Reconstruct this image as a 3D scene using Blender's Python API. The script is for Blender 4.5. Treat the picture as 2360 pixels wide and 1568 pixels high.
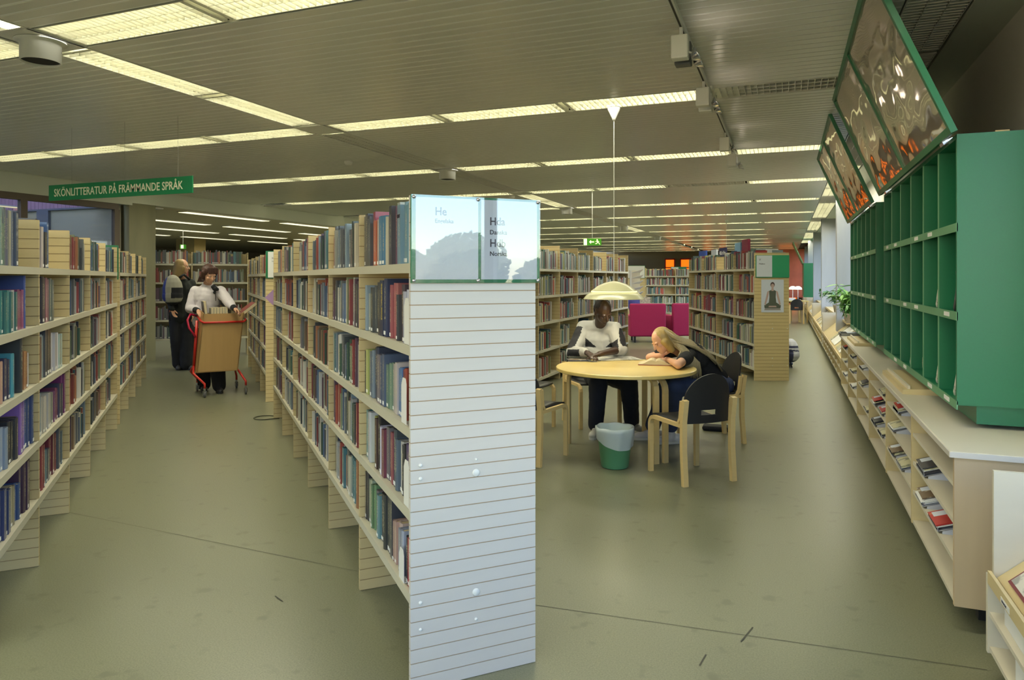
import bpy, bmesh, math, random
from math import sin, cos, pi, radians, sqrt, atan2
from mathutils import Vector, Matrix, Euler
C = bpy.context.scene.collection
for o in list(bpy.data.objects): bpy.data.objects.remove(o)
sc = bpy.context.scene
# ---------------------------------------------------------------- camera, world, sun, exposure
F, CX, CY, HC = 1620.0, 1180.0, 640.0, 1.5
YAW = radians(21.3)
cd = bpy.data.cameras.new('camera'); cam = bpy.data.objects.new('camera', cd); C.objects.link(cam)
cd.sensor_width = 36; cd.lens = 36*F/2360; cd.shift_y = -(784-CY)/2360; cd.clip_start = 0.05; cd.clip_end = 300
cam.location = (0, 0, HC); cam.rotation_euler = (pi/2, 0, YAW)
sc.camera = cam
sc.view_settings.view_transform = 'Standard'; sc.view_settings.look = 'None'
sc.view_settings.exposure = 0.0; sc.view_settings.gamma = 1.0
sc.view_settings.use_curve_mapping = False
w = bpy.data.worlds.new('world'); sc.world = w; w.use_nodes = True
nt = w.node_tree; nt.nodes.clear()
wo = nt.nodes.new('ShaderNodeOutputWorld'); bg = nt.nodes.new('ShaderNodeBackground'); sk = nt.nodes.new('ShaderNodeTexSky')
sk.sky_type = 'NISHITA'; sk.sun_disc = False; sk.sun_elevation = radians(38); sk.sun_rotation = radians(200); sk.dust_density = .4; sk.ozone_density = 2.0
bg.inputs['Strength'].default_value = 0.9
nt.links.new(sk.outputs[0], bg.inputs[0]); nt.links.new(bg.outputs[0], wo.inputs[0])
sc.cycles.use_denoising = True
sc.cycles.max_bounces = 7; sc.cycles.diffuse_bounces = 4; sc.cycles.glossy_bounces = 4
sc.cycles.transparent_max_bounces = 8; sc.cycles.caustics_reflective = False; sc.cycles.caustics_refractive = False
sc.cycles.sample_clamp_indirect = 6.0
def portal(loc, rot, sx, sy):
    l = bpy.data.lights.new('window_portal', 'AREA'); l.shape = 'RECTANGLE'; l.size = sx; l.size_y = sy
    l.cycles.is_portal = True
    o = bpy.data.objects.new('window_portal', l); C.objects.link(o); o.location = loc; o.rotation_euler = rot
portal((1.36, -1.35, 1.85), (0, pi/2, 0), 2.3, 9.2)
portal((-3.4, -6.24, 1.7), (-pi/2, 0, 0), 9.0, 2.3)
portal((1.36, 25.0, 1.85), (0, pi/2, 0), 2.3, 24)
LAMP_W = 9.5          # radiant power per metre of lit fluorescent row
# ---------------------------------------------------------------- helpers
S_, C_ = sin(YAW), cos(YAW)
RGT = Vector((C_, S_, 0)); FWD = Vector((-S_, C_, 0)); UP = Vector((0, 0, 1))
def P(px, py, z):
    return RGT*((px-CX)/F*z) + FWD*z + UP*(HC-(py-CY)*z/F)
def G(px, py, h=0.0):
    return P(px, py, (HC-h)*F/(py-CY))
def dirv(r, f, u): return (RGT*r+FWD*f+UP*u).normalized()
def onl(px, P0, d):
    t = (px-CX)/F; rx, ry = t*C_-S_, t*S_+C_
    det = -rx*d[1]+d[0]*ry
    z = (-P0[0]*d[1]+d[0]*P0[1])/det
    return (rx*z-P0[0])*d[0]+(ry*z-P0[1])*d[1]
MATS = {}
def srgb(c):
    return tuple(((x/255)/12.92 if x/255 <= .04045 else ((x/255+.055)/1.055)**2.4) for x in c[:3])+(1,)
def mat(name, col, rough=.5, metal=0, spec=.5, emit=None, es=0, coat=0, noise=None, alpha=1, trans=0, bump=None, aniso=0):
    """noise=(scale xyz, amount, detail)"""
    if name in MATS: return MATS[name]
    m = bpy.data.materials.new(name); m.use_nodes = True; n = m.node_tree
    b = n.nodes['Principled BSDF']
    c = srgb(col) if max(col) > 1 else tuple(col)+(1,)
    b.inputs['Base Color'].default_value = c; b.inputs['Roughness'].default_value = rough
    b.inputs['Metallic'].default_value = metal; b.inputs['Specular IOR Level'].default_value = spec
    b.inputs['Coat Weight'].default_value = coat; b.inputs['Alpha'].default_value = alpha
    b.inputs['Transmission Weight'].default_value = trans
    if emit: b.inputs['Emission Color'].default_value = srgb(emit); b.inputs['Emission Strength'].default_value = es
    if noise:
        tc = n.nodes.new('ShaderNodeTexCoord'); mp = n.nodes.new('ShaderNodeMapping'); mp.inputs['Scale'].default_value = noise[0]
        nz = n.nodes.new('ShaderNodeTexNoise'); nz.inputs['Scale'].default_value = 1; nz.inputs['Detail'].default_value = noise[2]
        mx = n.nodes.new('ShaderNodeMix'); mx.data_type = 'RGBA'
        a = noise[1]
        mx.inputs[6].default_value = tuple(v*(1-a) for v in c[:3])+(1,); mx.inputs[7].default_value = tuple(min(1, v*(1+a)) for v in c[:3])+(1,)
        n.links.new(tc.outputs['Object'], mp.inputs[0]); n.links.new(mp.outputs[0], nz.inputs[0])
        n.links.new(nz.outputs[0], mx.inputs[0]); n.links.new(mx.outputs[2], b.inputs['Base Color'])
        if bump:
            bp = n.nodes.new('ShaderNodeBump'); bp.inputs['Strength'].default_value = bump; bp.inputs['Distance'].default_value = .01
            n.links.new(nz.outputs[0], bp.inputs['Height']); n.links.new(bp.outputs[0], b.inputs['Normal'])
    MATS[name] = m; return m
class MB:
    def __init__(s): s.v = []; s.f = []; s.m = []; s.mi = 0
    def box(s, x0, x1, y0, y1, z0, z1, M=None):
        b = len(s.v)
        for z in (z0, z1):
            for x, y in ((x0, y0), (x1, y0), (x1, y1), (x0, y1)):
                p = Vector((x, y, z)); s.v.append(M @ p if M else p)
        for q in ((0, 3, 2, 1), (4, 5, 6, 7), (0, 1, 5, 4), (1, 2, 6, 5), (2, 3, 7, 6), (3, 0, 4, 7)):
            s.f.append(tuple(b+i for i in q)); s.m.append(s.mi)
        return s
    def quad(s, *p):
        b = len(s.v); s.v += [Vector(q) for q in p]; s.f.append(tuple(range(b, b+len(p)))); s.m.append(s.mi); return s
    def prism(s, poly, a, bq, M):
        """poly 2D (u,v); extruded from w=a to w=b; M maps (u,v,w)"""
        n = len(poly); b = len(s.v)
        for w_ in (a, bq):
            for u, v in poly: s.v.append(M @ Vector((u, v, w_)))
        s.f.append(tuple(b+n-1-i for i in range(n))); s.f.append(tuple(b+n+i for i in range(n))); s.m += [s.mi]*2
        for i in range(n):
            j = (i+1) % n; s.f.append((b+i, b+j, b+n+j, b+n+i)); s.m.append(s.mi)
        return s
    def tube(s, pts, r, n=8, cap=True):
        pts = [Vector(p) for p in pts]; rs = r if isinstance(r, (list, tuple)) else [r]*len(pts)
        rings = []; up = None
        for i, p in enumerate(pts):
            d = (pts[min(i+1, len(pts)-1)]-pts[max(i-1, 0)]).normalized()
            if up is None: up = Vector((0, 0, 1)) if abs(d.z) < .9 else Vector((1, 0, 0))
            a = d.cross(up).normalized(); bb = a.cross(d).normalized(); up = bb
            b = len(s.v); rings.append(b)
            for k in range(n): s.v.append(p+(a*cos(2*pi*k/n)+bb*sin(2*pi*k/n))*rs[i])
        for i in range(len(rings)-1):
            for k in range(n):
                s.f.append((rings[i]+k, rings[i]+(k+1) % n, rings[i+1]+(k+1) % n, rings[i+1]+k)); s.m.append(s.mi)
        if cap:
            s.f.append(tuple(rings[0]+n-1-k for k in range(n))); s.f.append(tuple(rings[-1]+k for k in range(n))); s.m += [s.mi]*2
        return s
    def lathe(s, prof, c=(0, 0, 0), n=24):
        c = Vector(c); b = len(s.v)
        for r, z in prof:
            for k in range(n): s.v.append(c+Vector((r*cos(2*pi*k/n), r*sin(2*pi*k/n), z)))
        for i in range(len(prof)-1):
            for k in range(n):
                s.f.append((b+i*n+k, b+i*n+(k+1) % n, b+(i+1)*n+(k+1) % n, b+(i+1)*n+k)); s.m.append(s.mi)
        return s
    def strip(s, path, w, t, M=None):
        """plank of thickness t following a 2D path (x,z), spanning y -w/2..w/2"""
        n = len(path); b = len(s.v)
        for i, (x, z) in enumerate(path):
            x0, z0 = path[max(i-1, 0)]; x1, z1 = path[min(i+1, n-1)]
            dx, dz = x1-x0, z1-z0; L = sqrt(dx*dx+dz*dz) or 1; nx, nz = -dz/L*t/2, dx/L*t/2
            for (a, c, y) in ((x+nx, z+nz, -w/2), (x+nx, z+nz, w/2), (x-nx, z-nz, w/2), (x-nx, z-nz, -w/2)):
                p = Vector((a, y, c)); s.v.append(M @ p if M else p)
        for i in range(n-1):
            for k in range(4):
                s.f.append((b+i*4+k, b+i*4+(k+1) % 4, b+(i+1)*4+(k+1) % 4, b+(i+1)*4+k)); s.m.append(s.mi)
        s.f.append((b+3, b+2, b+1, b)); e = b+(n-1)*4; s.f.append((e, e+1, e+2, e+3)); s.m += [s.mi]*2
        return s
    def mesh(s, name, mats, smooth=False):
        me = bpy.data.meshes.new(name); me.from_pydata([tuple(v) for v in s.v], [], s.f)
        for m in (mats if isinstance(mats, (list, tuple)) else [mats]): me.materials.append(m)
        if isinstance(mats, (list, tuple)) and len(mats) > 1: me.polygons.foreach_set('material_index', s.m)
        if smooth: me.polygons.foreach_set('use_smooth', [True]*len(me.polygons))
        me.update(); return me
def link(name, me, parent=None, loc=None, rotz=0):
    o = bpy.data.objects.new(name, me); C.objects.link(o)
    if parent: o.parent = parent
    if loc is not None: o.location = loc
    if rotz: o.rotation_euler = (0, 0, rotz)
    return o
def build(mb, name, mats, parent=None, smooth=False, loc=None, bevel=0):
    o = link(name, mb.mesh(name, mats, smooth), parent, loc)
    if bevel:
        b = o.modifiers.new('bevel', 'BEVEL'); b.width = bevel; b.segments = 2; b.limit_method = 'ANGLE'
    return o
def tag(o, label=None, cat=None, group=None, kind=None):
    if label: o['label'] = label
    if cat: o['category'] = cat
    if group: o['group'] = group
    if kind: o['kind'] = kind
    return o
def thing(name, label, cat, loc=(0, 0, 0), rotz=0, group=None):
    o = bpy.data.objects.new(name, None); C.objects.link(o); o.empty_display_size = .1
    o.location = loc; o.rotation_euler = (0, 0, rotz); return tag(o, label, cat, group)
def local(o):   # world -> local of an object placed with location+rotz (before depsgraph)
    return (Matrix.Translation(o.location) @ o.rotation_euler.to_matrix().to_4x4()).inverted()
def struct(mb, name, mats, parent=None, smooth=False):
    o = build(mb, name, mats, parent, smooth)
    if not parent: o['kind'] = 'structure'
    return o
def text(s, size, M, m, parent, name='lettering', depth=.0006, align='LEFT', bold=0, sx=1):
    cu = bpy.data.curves.new('t', 'FONT'); cu.body = s; cu.size = size; cu.align_x = align; cu.extrude = depth; cu.offset = bold; cu.resolution_u = 3
    to = bpy.data.objects.new('t', cu); C.objects.link(to); bpy.context.view_layer.update()
    me = bpy.data.meshes.new_from_object(to); bpy.data.objects.remove(to); bpy.data.curves.remove(cu)
    me.name = name
    me.transform(M @ Matrix.Diagonal((sx, 1, 1, 1))); me.materials.clear(); me.materials.append(m)
    return link(name, me, parent)
def frame(o, x, y):
    x = Vector(x).normalized(); y = Vector(y).normalized(); z = x.cross(y)
    M = Matrix.Identity(4)
    for i in range(3): M[i][0] = x[i]; M[i][1] = y[i]; M[i][2] = z[i]; M[i][3] = o[i]
    return M
ORD = ['nearest', 'second', 'third', 'fourth', 'fifth', 'sixth', 'seventh', 'eighth', 'ninth', 'tenth', 'eleventh', 'twelfth', 'thirteenth', 'fourteenth', 'fifteenth', 'sixteenth', 'seventeenth', 'eighteenth', 'nineteenth', 'twentieth'] + ['twenty-'+q for q in ('first', 'second', 'third', 'fourth', 'fifth', 'sixth', 'seventh', 'eighth', 'ninth')]
ORD1 = ['first']+ORD[1:]
# ---------------------------------------------------------------- materials
birch = mat('birch', (206, 188, 142), .45, noise=((3, 3, 30), .07, 3), spec=.4)
birch_l = mat('birch_light', (212, 205, 186), .45, noise=((2.5, 2.5, 14), .05, 4), spec=.4)
birch_e = mat('birch_edge', (168, 140, 104), .5, noise=((8, 8, 60), .1, 2))
shelfm = mat('cream_shelf', (192, 188, 168), .4)
green = mat('green_lacquer', (20, 108, 72), .38, noise=((90, 90, 90), .06, 2))
green_e = mat('green_edge', (96, 150, 112), .45)
green_s = mat('green_sign', (0, 110, 66), .35)
white = mat('white_plastic', (225, 226, 222), .4)
whitem = mat('white_metal', (205, 207, 204), .35)
paper = mat('paper', (226, 227, 224), .6)
paper2 = mat('paper_blue_white', (205, 213, 226), .5)
ink = mat('ink', (58, 55, 70), .6)
ink_g = mat('ink_grey', (120, 122, 128), .6)
black = mat('black_laminate', (34, 35, 38), .35)
blackc = mat('black_cloth', (22, 24, 28), .85)
brown = mat('brown_window_frame', (96, 84, 72), .5)
concrete = mat('concrete', (136, 134, 108), .8, noise=((6, 6, 1.2), .16, 6), bump=.15)
plaster = mat('plaster', (222, 222, 214), .8, noise=((2, 2, 2), .04, 3))
headerm = mat('header_paint', (216, 220, 208), .6, noise=((1, 1, 1), .04, 3))
ceilm = mat('ceiling_slat_metal', (206, 206, 202), .28, spec=.6, noise=((.3, .3, .3), .03, 2))
voidm = mat('ceiling_void', (74, 74, 68), .8)
redm = mat('red_enamel', (190, 42, 32), .3)
chrome = mat('chrome', (200, 200, 205), .2, metal=1)
magenta = mat('magenta_wool', (150, 24, 82), .85, noise=((60, 60, 60), .08, 2))
tablewood = mat('table_wood', (222, 196, 120), .32, noise=((3, 40, 3), .05, 3), coat=.2)
legwood = mat('leg_wood', (214, 186, 128), .4, noise=((4, 4, 40), .07, 3))
glassm = mat('window_glass', (1, 1, 1), .02, trans=1, alpha=.12)
tubem = mat('fluorescent_tube', (255, 255, 255), .5, emit=(255, 251, 212), es=34.0)
tubem.cycles.emission_sampling = 'NONE'
offm = mat('unlit_tube', (190, 190, 188), .3)
reflm = mat('reflector', (232, 230, 205), .35, metal=.1)
bladem = mat('louvre_metal', (224, 223, 214), .3, metal=.2)
def floor_mat():
    m = bpy.data.materials.new('linoleum'); m.use_nodes = True; n = m.node_tree; b = n.nodes['Principled BSDF']
    tc = n.nodes.new('ShaderNodeTexCoord')
    def nz(scale, detail, rough=.6):
        a = n.nodes.new('ShaderNodeTexNoise'); a.inputs['Scale'].default_value = scale; a.inputs['Detail'].default_value = detail; a.inputs['Roughness'].default_value = rough
        n.links.new(tc.outputs['Object'], a.inputs[0]); return a
    f, g, h = nz(160, 2), nz(9, 2, .5), nz(.5, 3)
    def mix(a, bb, fac, A=None, B=None):
        x = n.nodes.new('ShaderNodeMix'); x.data_type = 'RGBA'
        if A: n.links.new(A, x.inputs[6])
        else: x.inputs[6].default_value = srgb(a)
        if B: n.links.new(B, x.inputs[7])
        else: x.inputs[7].default_value = srgb(bb)
        if isinstance(fac, float): x.inputs[0].default_value = fac
        else: n.links.new(fac, x.inputs[0])
        return x.outputs[2]
    r = n.nodes.new('ShaderNodeValToRGB'); r.color_ramp.elements[0].position = .3; r.color_ramp.elements[1].position = .7; n.links.new(f.outputs[0], r.inputs[0])
    r2 = n.nodes.new('ShaderNodeValToRGB'); r2.color_ramp.elements[0].position = .62; r2.color_ramp.elements[1].position = .72; n.links.new(g.outputs[0], r2.inputs[0])
    base = mix((97, 99, 80), (125, 127, 107), r.outputs[0])
    sp = mix(None, (97, 99, 82), r2.outputs[0], A=base); 
    m2 = n.nodes.new('ShaderNodeMath'); m2.operation = 'MULTIPLY'; m2.inputs[1].default_value = .3; n.links.new(h.outputs[0], m2.inputs[0])
    fin = mix(None, (128, 128, 96), m2.outputs[0], A=sp)
    n.links.new(fin, b.inputs['Base Color'])
    rr = n.nodes.new('ShaderNodeMapRange'); rr.inputs[3].default_value = .285; rr.inputs[4].default_value = .32; n.links.new(h.outputs[0], rr.inputs[0]); n.links.new(rr.outputs[0], b.inputs['Roughness'])
    b.inputs['Specular IOR Level'].default_value = .5
    return m
floorm = floor_mat()
def book_mat():
    m = bpy.data.materials.new('book_cloth'); m.use_nodes = True; n = m.node_tree; b = n.nodes['Principled BSDF']
    oi = n.nodes.new('ShaderNodeObjectInfo'); tc = n.nodes.new('ShaderNodeTexCoord'); sx = n.nodes.new('ShaderNodeSeparateXYZ')
    n.links.new(tc.outputs['Object'], sx.inputs[0])
    nz = n.nodes.new('ShaderNodeTexNoise'); nz.inputs['Scale'].default_value = 1; mp = n.nodes.new('ShaderNodeMapping'); mp.inputs['Scale'].default_value = (9, 1, 42)
    ad = n.nodes.new('ShaderNodeVectorMath'); n.links.new(tc.outputs['Object'], mp.inputs[0])
    cb = n.nodes.new('ShaderNodeCombineXYZ'); mu = n.nodes.new('ShaderNodeMath'); mu.operation = 'MULTIPLY'; mu.inputs[1].default_value = 50; n.links.new(oi.outputs['Random'], mu.inputs[0])
    for i in range(3): n.links.new(mu.outputs[0], cb.inputs[i])
    n.links.new(mp.outputs[0], ad.inputs[0]); n.links.new(cb.outputs[0], ad.inputs[1]); n.links.new(ad.outputs[0], nz.inputs[0])
    def cmp(inp, op, v):
        a = n.nodes.new('ShaderNodeMath'); a.operation = op; n.links.new(inp, a.inputs[0]); a.inputs[1].default_value = v; return a.outputs[0]
    def mul(a, c):
        x = n.nodes.new('ShaderNodeMath'); x.operation = 'MULTIPLY'; n.links.new(a, x.inputs[0])
        if isinstance(c, float): x.inputs[1].default_value = c
        else: n.links.new(c, x.inputs[1])
        return x.outputs[0]
    ax = n.nodes.new('ShaderNodeMath'); ax.operation = 'ABSOLUTE'; n.links.new(sx.outputs[0], ax.inputs[0])
    t = mul(mul(cmp(nz.outputs[0], 'GREATER_THAN', .53), cmp(sx.outputs[2], 'GREATER_THAN', .3)), mul(cmp(sx.outputs[2], 'LESS_THAN', .86), cmp(ax.outputs[0], 'LESS_THAN', .2)))
    t = mul(mul(t, cmp(sx.outputs[1], 'GREATER_THAN', -.05)), .55)
    mx = n.nodes.new('ShaderNodeMix'); mx.data_type = 'RGBA'; n.links.new(t, mx.inputs[0]); n.links.new(oi.outputs['Color'], mx.inputs[6]); mx.inputs[7].default_value = srgb((210, 200, 160))
    n.links.new(mx.outputs[2], b.inputs['Base Color']); b.inputs['Roughness'].default_value = .32; b.inputs['Coat Weight'].default_value = .25
    return m
bookm = book_mat()
pagem = mat('page_block', (205, 192, 158), .8, noise=((4, 4, 300), .08, 1))
def attr_mat():
    m = bpy.data.materials.new('mixed_books'); m.use_nodes = True; n = m.node_tree; b = n.nodes['Principled BSDF']
    a = n.nodes.new('ShaderNodeVertexColor'); a.layer_name = 'Col'; n.links.new(a.outputs[0], b.inputs['Base Color']); b.inputs['Roughness'].default_value = .35; return m
attrm = attr_mat()
def print_mat(name, a, bcol, scale=(40, 40, 40), th=.5):
    m = bpy.data.materials.new(name); m.use_nodes = True; n = m.node_tree; b = n.nodes['Principled BSDF']
    tc = n.nodes.new('ShaderNodeTexCoord'); mp = n.nodes.new('ShaderNodeMapping'); mp.inputs['Scale'].default_value = scale
    nz = n.nodes.new('ShaderNodeTexNoise'); nz.inputs['Scale'].default_value = 1; nz.inputs['Detail'].default_value = 3
    r = n.nodes.new('ShaderNodeValToRGB'); r.color_ramp.elements[0].position = th-.04; r.color_ramp.elements[1].position = th+.04
    r.color_ramp.elements[0].color = srgb(a); r.color_ramp.elements[1].color = srgb(bcol)
    n.links.new(tc.outputs['Object'], mp.inputs[0]); n.links.new(mp.outputs[0], nz.inputs[0]); n.links.new(nz.outputs[0], r.inputs[0]); n.links.new(r.outputs[0], b.inputs['Base Color'])
    b.inputs['Roughness'].default_value = .45; return m
news = print_mat('newsprint', (205, 203, 194), (150, 150, 146), (18, 18, 60), .55)
mag_mats = [print_mat('magazine_dark', (50, 50, 58), (150, 150, 150), (14, 14, 14), .62), print_mat('magazine_red', (170, 36, 34), (216, 186, 70), (12, 12, 12), .62),
            print_mat('magazine_pale', (200, 196, 160), (140, 140, 120), (16, 16, 16), .55), print_mat('magazine_brown', (104, 84, 60), (196, 190, 176), (15, 15, 15), .56)]
# ---------------------------------------------------------------- setting: floor, ceiling, walls
CH = 3.05; WX = 1.25
LX0, LX1 = -4.70, -4.40       # the long light line
ROW = [3.17+2.97*i for i in range(-2, 14)]
def mbx(*a): return MB().box(*a)
struct(mbx(-26, 1.6, -6.2, 46, -.1, 0), 'floor', floorm)
seam = mat('floor_seam', (92, 92, 78), .5)
fl = bpy.data.objects['floor']
def seam_line(a, b, w=.004):
    a, b = Vector(a), Vector(b); d = (b-a).normalized(); nrm = Vector((-d.y, d.x, 0))*w/2
    return MB().quad(a-nrm, b-nrm, b+nrm, a+nrm)
for a, b in (((150, 1180), (826, 1318)), ((1232, 1395), (2275, 1545))):
    pa, pb = G(*a), G(*b); pa.z = pb.z = .0015
    build(seam_line(pa, pb), 'weld_seam', seam, fl)
scuff = mat('scuff_rubber', (60, 60, 52), .7)
for a, b in (((1735, 1447), (1708, 1480)), ((1627, 1510), (1612, 1536)), ((634, 1375), (652, 1388))):
    pa, pb = G(*a), G(*b); pa.z = pb.z = .002
    build(seam_line(pa, pb, .006), 'scuff_mark', scuff, fl)
# ceiling: void plate above, slats below
cl = struct(mbx(-10.6, 1.5, -6, 46, CH+.16, CH+.22), 'ceiling', voidm)
def slat_mesh(x0, x1):
    L = x1-x0; m = MB(); p = [(-.044, .022), (-.044, .004), (-.038, 0), (.038, 0), (.044, .004), (.044, .022)]
    M = Matrix(((0, 0, 1, 0), (1, 0, 0, 0), (0, 1, 0, 0), (0, 0, 0, 1)))
    m.prism(p, -L/2, L/2, M); m.mi = 1
    return m.box(-L/2, L/2, .043, .057, .0035, .006)
jointm = mat('slat_joint_lit', (238, 240, 244), .3, spec=.6)  # slat-coloured strip whitened: window light caught in the joint, put into the colour
spans = [(-10.58, LX0-.01), (LX1+.01, .62)]
sm = [slat_mesh(*s).mesh('ceiling_slat', [ceilm, jointm]) for s in spans]
far = MB(); cnt = 0
for i in range(len(ROW)-1):
    y0, y1 = ROW[i]+.19, ROW[i+1]-.19; n = 26; st = (y1-y0)/n
    for k in range(n):
        y = y0+(k+.5)*st
        if y < -3: continue
        for j, (xa, xb) in enumerate(spans):
            if y > 1.5 and cnt < 280:
                link('ceiling_slat', sm[j], cl, ((xa+xb)/2, y, CH)); cnt += 1
            else:
                b = len(far.v); mm = slat_mesh(xa, xb)
                T = Vector(((xa+xb)/2, y, CH)); far.v += [v+T for v in mm.v]; far.f += [tuple(b+q for q in f) for f in mm.f]; far.m += mm.m
o = build(far, 'ceiling_slats_beyond', [ceilm, jointm], cl); o['kind'] = 'stuff'
struct(mbx(.98, WX+.3, -6, 46, CH-.01, CH+.04), 'trim_1', headerm)
struct(mbx(LX0-.015, LX0, -6, 46, CH-.004, CH+.05), 'trim_2', ceilm)
struct(mbx(LX1, LX1+.015, -6, 46, CH-.004, CH+.05), 'trim_3', ceilm)
# right wall: solid part behind the green units, sills and concrete fins with windows between
struct(mbx(WX, WX+.25, 3.35, 13.2, 0, CH+.2), 'wall_right', plaster)
struct(mbx(WX, WX+.2, -6, 3.35, 0, .72), 'wall_right_low', plaster)
struct(mbx(WX, WX+.2, 13.2, 46, 0, .72), 'wall_right_far', plaster)
struct(mbx(WX, WX+.2, -6, 3.35, 2.88, CH+.2), 'trim_4', headerm)
struct(mbx(WX, WX+.2, 13.2, 46, 2.88, CH+.2), 'trim_5', headerm)
def window(n, y0, y1, nm=2):
    f = MB(); X0, X1 = WX+.02, WX+.1
    f.box(X0, X1, y0, y1, .72, .80).box(X0, X1, y0, y1, 2.80, 2.88)
    for k in range(nm+1):
        y = y0+(y1-y0-.07)*k/nm; f.box(X0, X1, y, y+.07, .80, 2.80)
    o = struct(f, 'window_%d' % n, brown)
    for k in range(nm):
        ya = y0+(y1-y0-.07)*k/nm+.07; yb = y0+(y1-y0-.07)*(k+1)/nm
        build(mbx(X0+.035, X0+.041, ya, yb, .80, 2.80), 'pane', glassm, o)
window(1, -5.9, 3.3, 5)
f = MB()
for k in range(7): f.box(-7.9+1.488*k, -7.83+1.488*k, -6.14, -6.06, .6, 2.8)
f.box(-7.9, 1.1, -6.14, -6.06, .6, .68).box(-7.9, 1.1, -6.14, -6.06, 2.72, 2.8)
o = struct(f, 'window_20', brown)  # unseen rear windows, added to bring in bluish fill daylight
for k in range(6): build(mbx(-7.83+1.488*k, -7.9+1.488*(k+1), -6.105, -6.10, .68, 2.72), 'pane', glassm, o)
FIN = [14.17+5.96*k for k in range(6)]
prev = 13.3
finm = mat('pale_concrete', (172, 176, 182), .8, noise=((7, 7, 1), .12, 6), bump=.12)
for k, y in enumerate(FIN):
    struct(mbx(.87, WX+.02, y, y+.34, 0, CH), 'pillar', finm)['label'] = 'pale board-marked concrete fin between the right-hand windows, %s from the green units' % ORD[k]
    window(2+k, prev, y if k == 0 else y-.02, 1 if k == 0 else 3); prev = y+.36
window(8, prev, 45.9, 3)
struct(mbx(.96, WX+.02, 13.25, 46, .70, .74), 'trim_6', birch)
# back (behind camera), far and left walls
struct(mbx(-26, 1.5, -6.2, -6.0, 0, .6).box(-26, -7.9, -6.2, -6, .6, CH+.2).box(1.1, 1.5, -6.2, -6, .6, CH+.2).box(-7.9, 1.1, -6.2, -6, 2.8, CH+.2), 'wall_back', plaster)
struct(mbx(-26, 1.5, 45, 45.2, 0, CH+.2), 'wall_far', mat('far_wall', (112, 98, 72), .7))
struct(mbx(-26, -25.8, -6, 46, 0, CH+.2), 'wall_left', mat('left_wall', (92, 86, 66), .7))
# fascia / header between the two ceilings
struct(mbx(-10.72, -10.6, -6, 9.0, 2.76, CH+.2), 'trim_7', headerm)
struct(mbx(-10.72, -10.6, 9.0, 40, 2.80, CH+.2), 'trim_8', headerm)
cl2 = struct(mbx(-26, -10.72, 8.9, 46, 2.80, 2.9), 'ceiling_beyond', mat('ceiling_beyond_paint', (196, 188, 160), .5))
# left window wall (glass partition to the courtyard) up to the column
f = MB(); f.box(-10.70, -10.62, -6, 8.75, 2.66, 2.76).box(-10.70, -10.62, -6, 8.75, 0, .3)
wy = [-6, -4, -2, 0, 2, 4, 5.6, 7.15, 8.72]
for y in wy: f.box(-10.70, -10.62, y-.05, y+.05, .3, 2.66)
o = struct(f, 'window_9', brown)
dkglass = mat('dark_glass', (70, 78, 92), .03, alpha=.42, spec=.9)
for k in range(len(wy)-1): build(mbx(-10.67, -10.66, wy[k]+.05, wy[k+1]-.05, .3, 2.66), 'pane', dkglass, o)
co = struct(mbx(-14.6, -14.4, -6, 9.0, 0, 3.7), 'wall_courtyard', mat('courtyard_render', (110, 112, 118), .8))
pink = mat('mauve_cladding', (150, 112, 136), .7)
ce = struct(mbx(-14.4, -10.75, 8.75, 8.9, 0, 3.6), 'wall_courtyard_end', mat('courtyard_beige', (150, 146, 128), .6))
pk = mbx(0, .093, 8.725, 8.75, 2.73, 3.6).mesh('plank', pink)
for k in range(36): link('plank', pk, ce, (-14.38+.1*k, 0, 0))
build(mbx(-14.4, -10.76, 8.70, 8.75, 2.70, 2.73).box(-12.6, -12.3, 8.7, 8.75, 0, 2.7), 'drip_rail', mat('slate_trim', (84, 88, 104), .6), ce)
# column
cc = G(322, 826); 
struct(mbx(-11.05, -10.62, 8.95, 9.5, 0, 2.8), 'column', concrete)['label'] = 'square grey concrete column beside the left bookcases, below the green hanging sign'
struct(mbx(-19.2, -18.4, 18, 18.5, 0, 2.8), 'column', mat('beige_column', (170, 150, 100), .8))['label'] = 'beige column far behind the concrete column'
struct(mbx(-16.2, -15.6, 20, 20.5, 0, 2.8), 'column', MATS['beige_column'])['label'] = 'beige column farthest behind the girl with the backpack'
# orange lit windows in the far wall
orange = mat('orange_curtain_lit', (255, 120, 10), .5, emit=(255, 124, 18), es=1.05)
redf = mat('red_frame', (170, 20, 10), .5)
wallfar_dir = (1, 0)
def xf(px): return onl(px, (0, 44.98), (1, 0))
for k, (a, b) in enumerate(((1535, 1554), (1570, 1593), (1622, 1640), (1660, 1672), (1795, 1836))):
    xa, xb = xf(a), xf(b); f = MB()
    for z0, z1 in ((2.62, 2.7), (2.1, 2.16), (1.2, 1.26), (.1, .16)): f.box(xa-.05, xb+.05, 44.86, 44.97, z0, z1)
    f.box(xa-.06, xa, 44.86, 44.97, .1, 2.7).box(xb, xb+.06, 44.86, 44.97, .1, 2.7)
    o = struct(f, 'window_%d' % (10+k), redf)
    for z0, z1 in ((2.16, 2.62), (1.26, 2.1), (.16, 1.2)): build(mbx(xa, xb, 44.92, 44.95, z0, z1), 'pane', orange, o)
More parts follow.
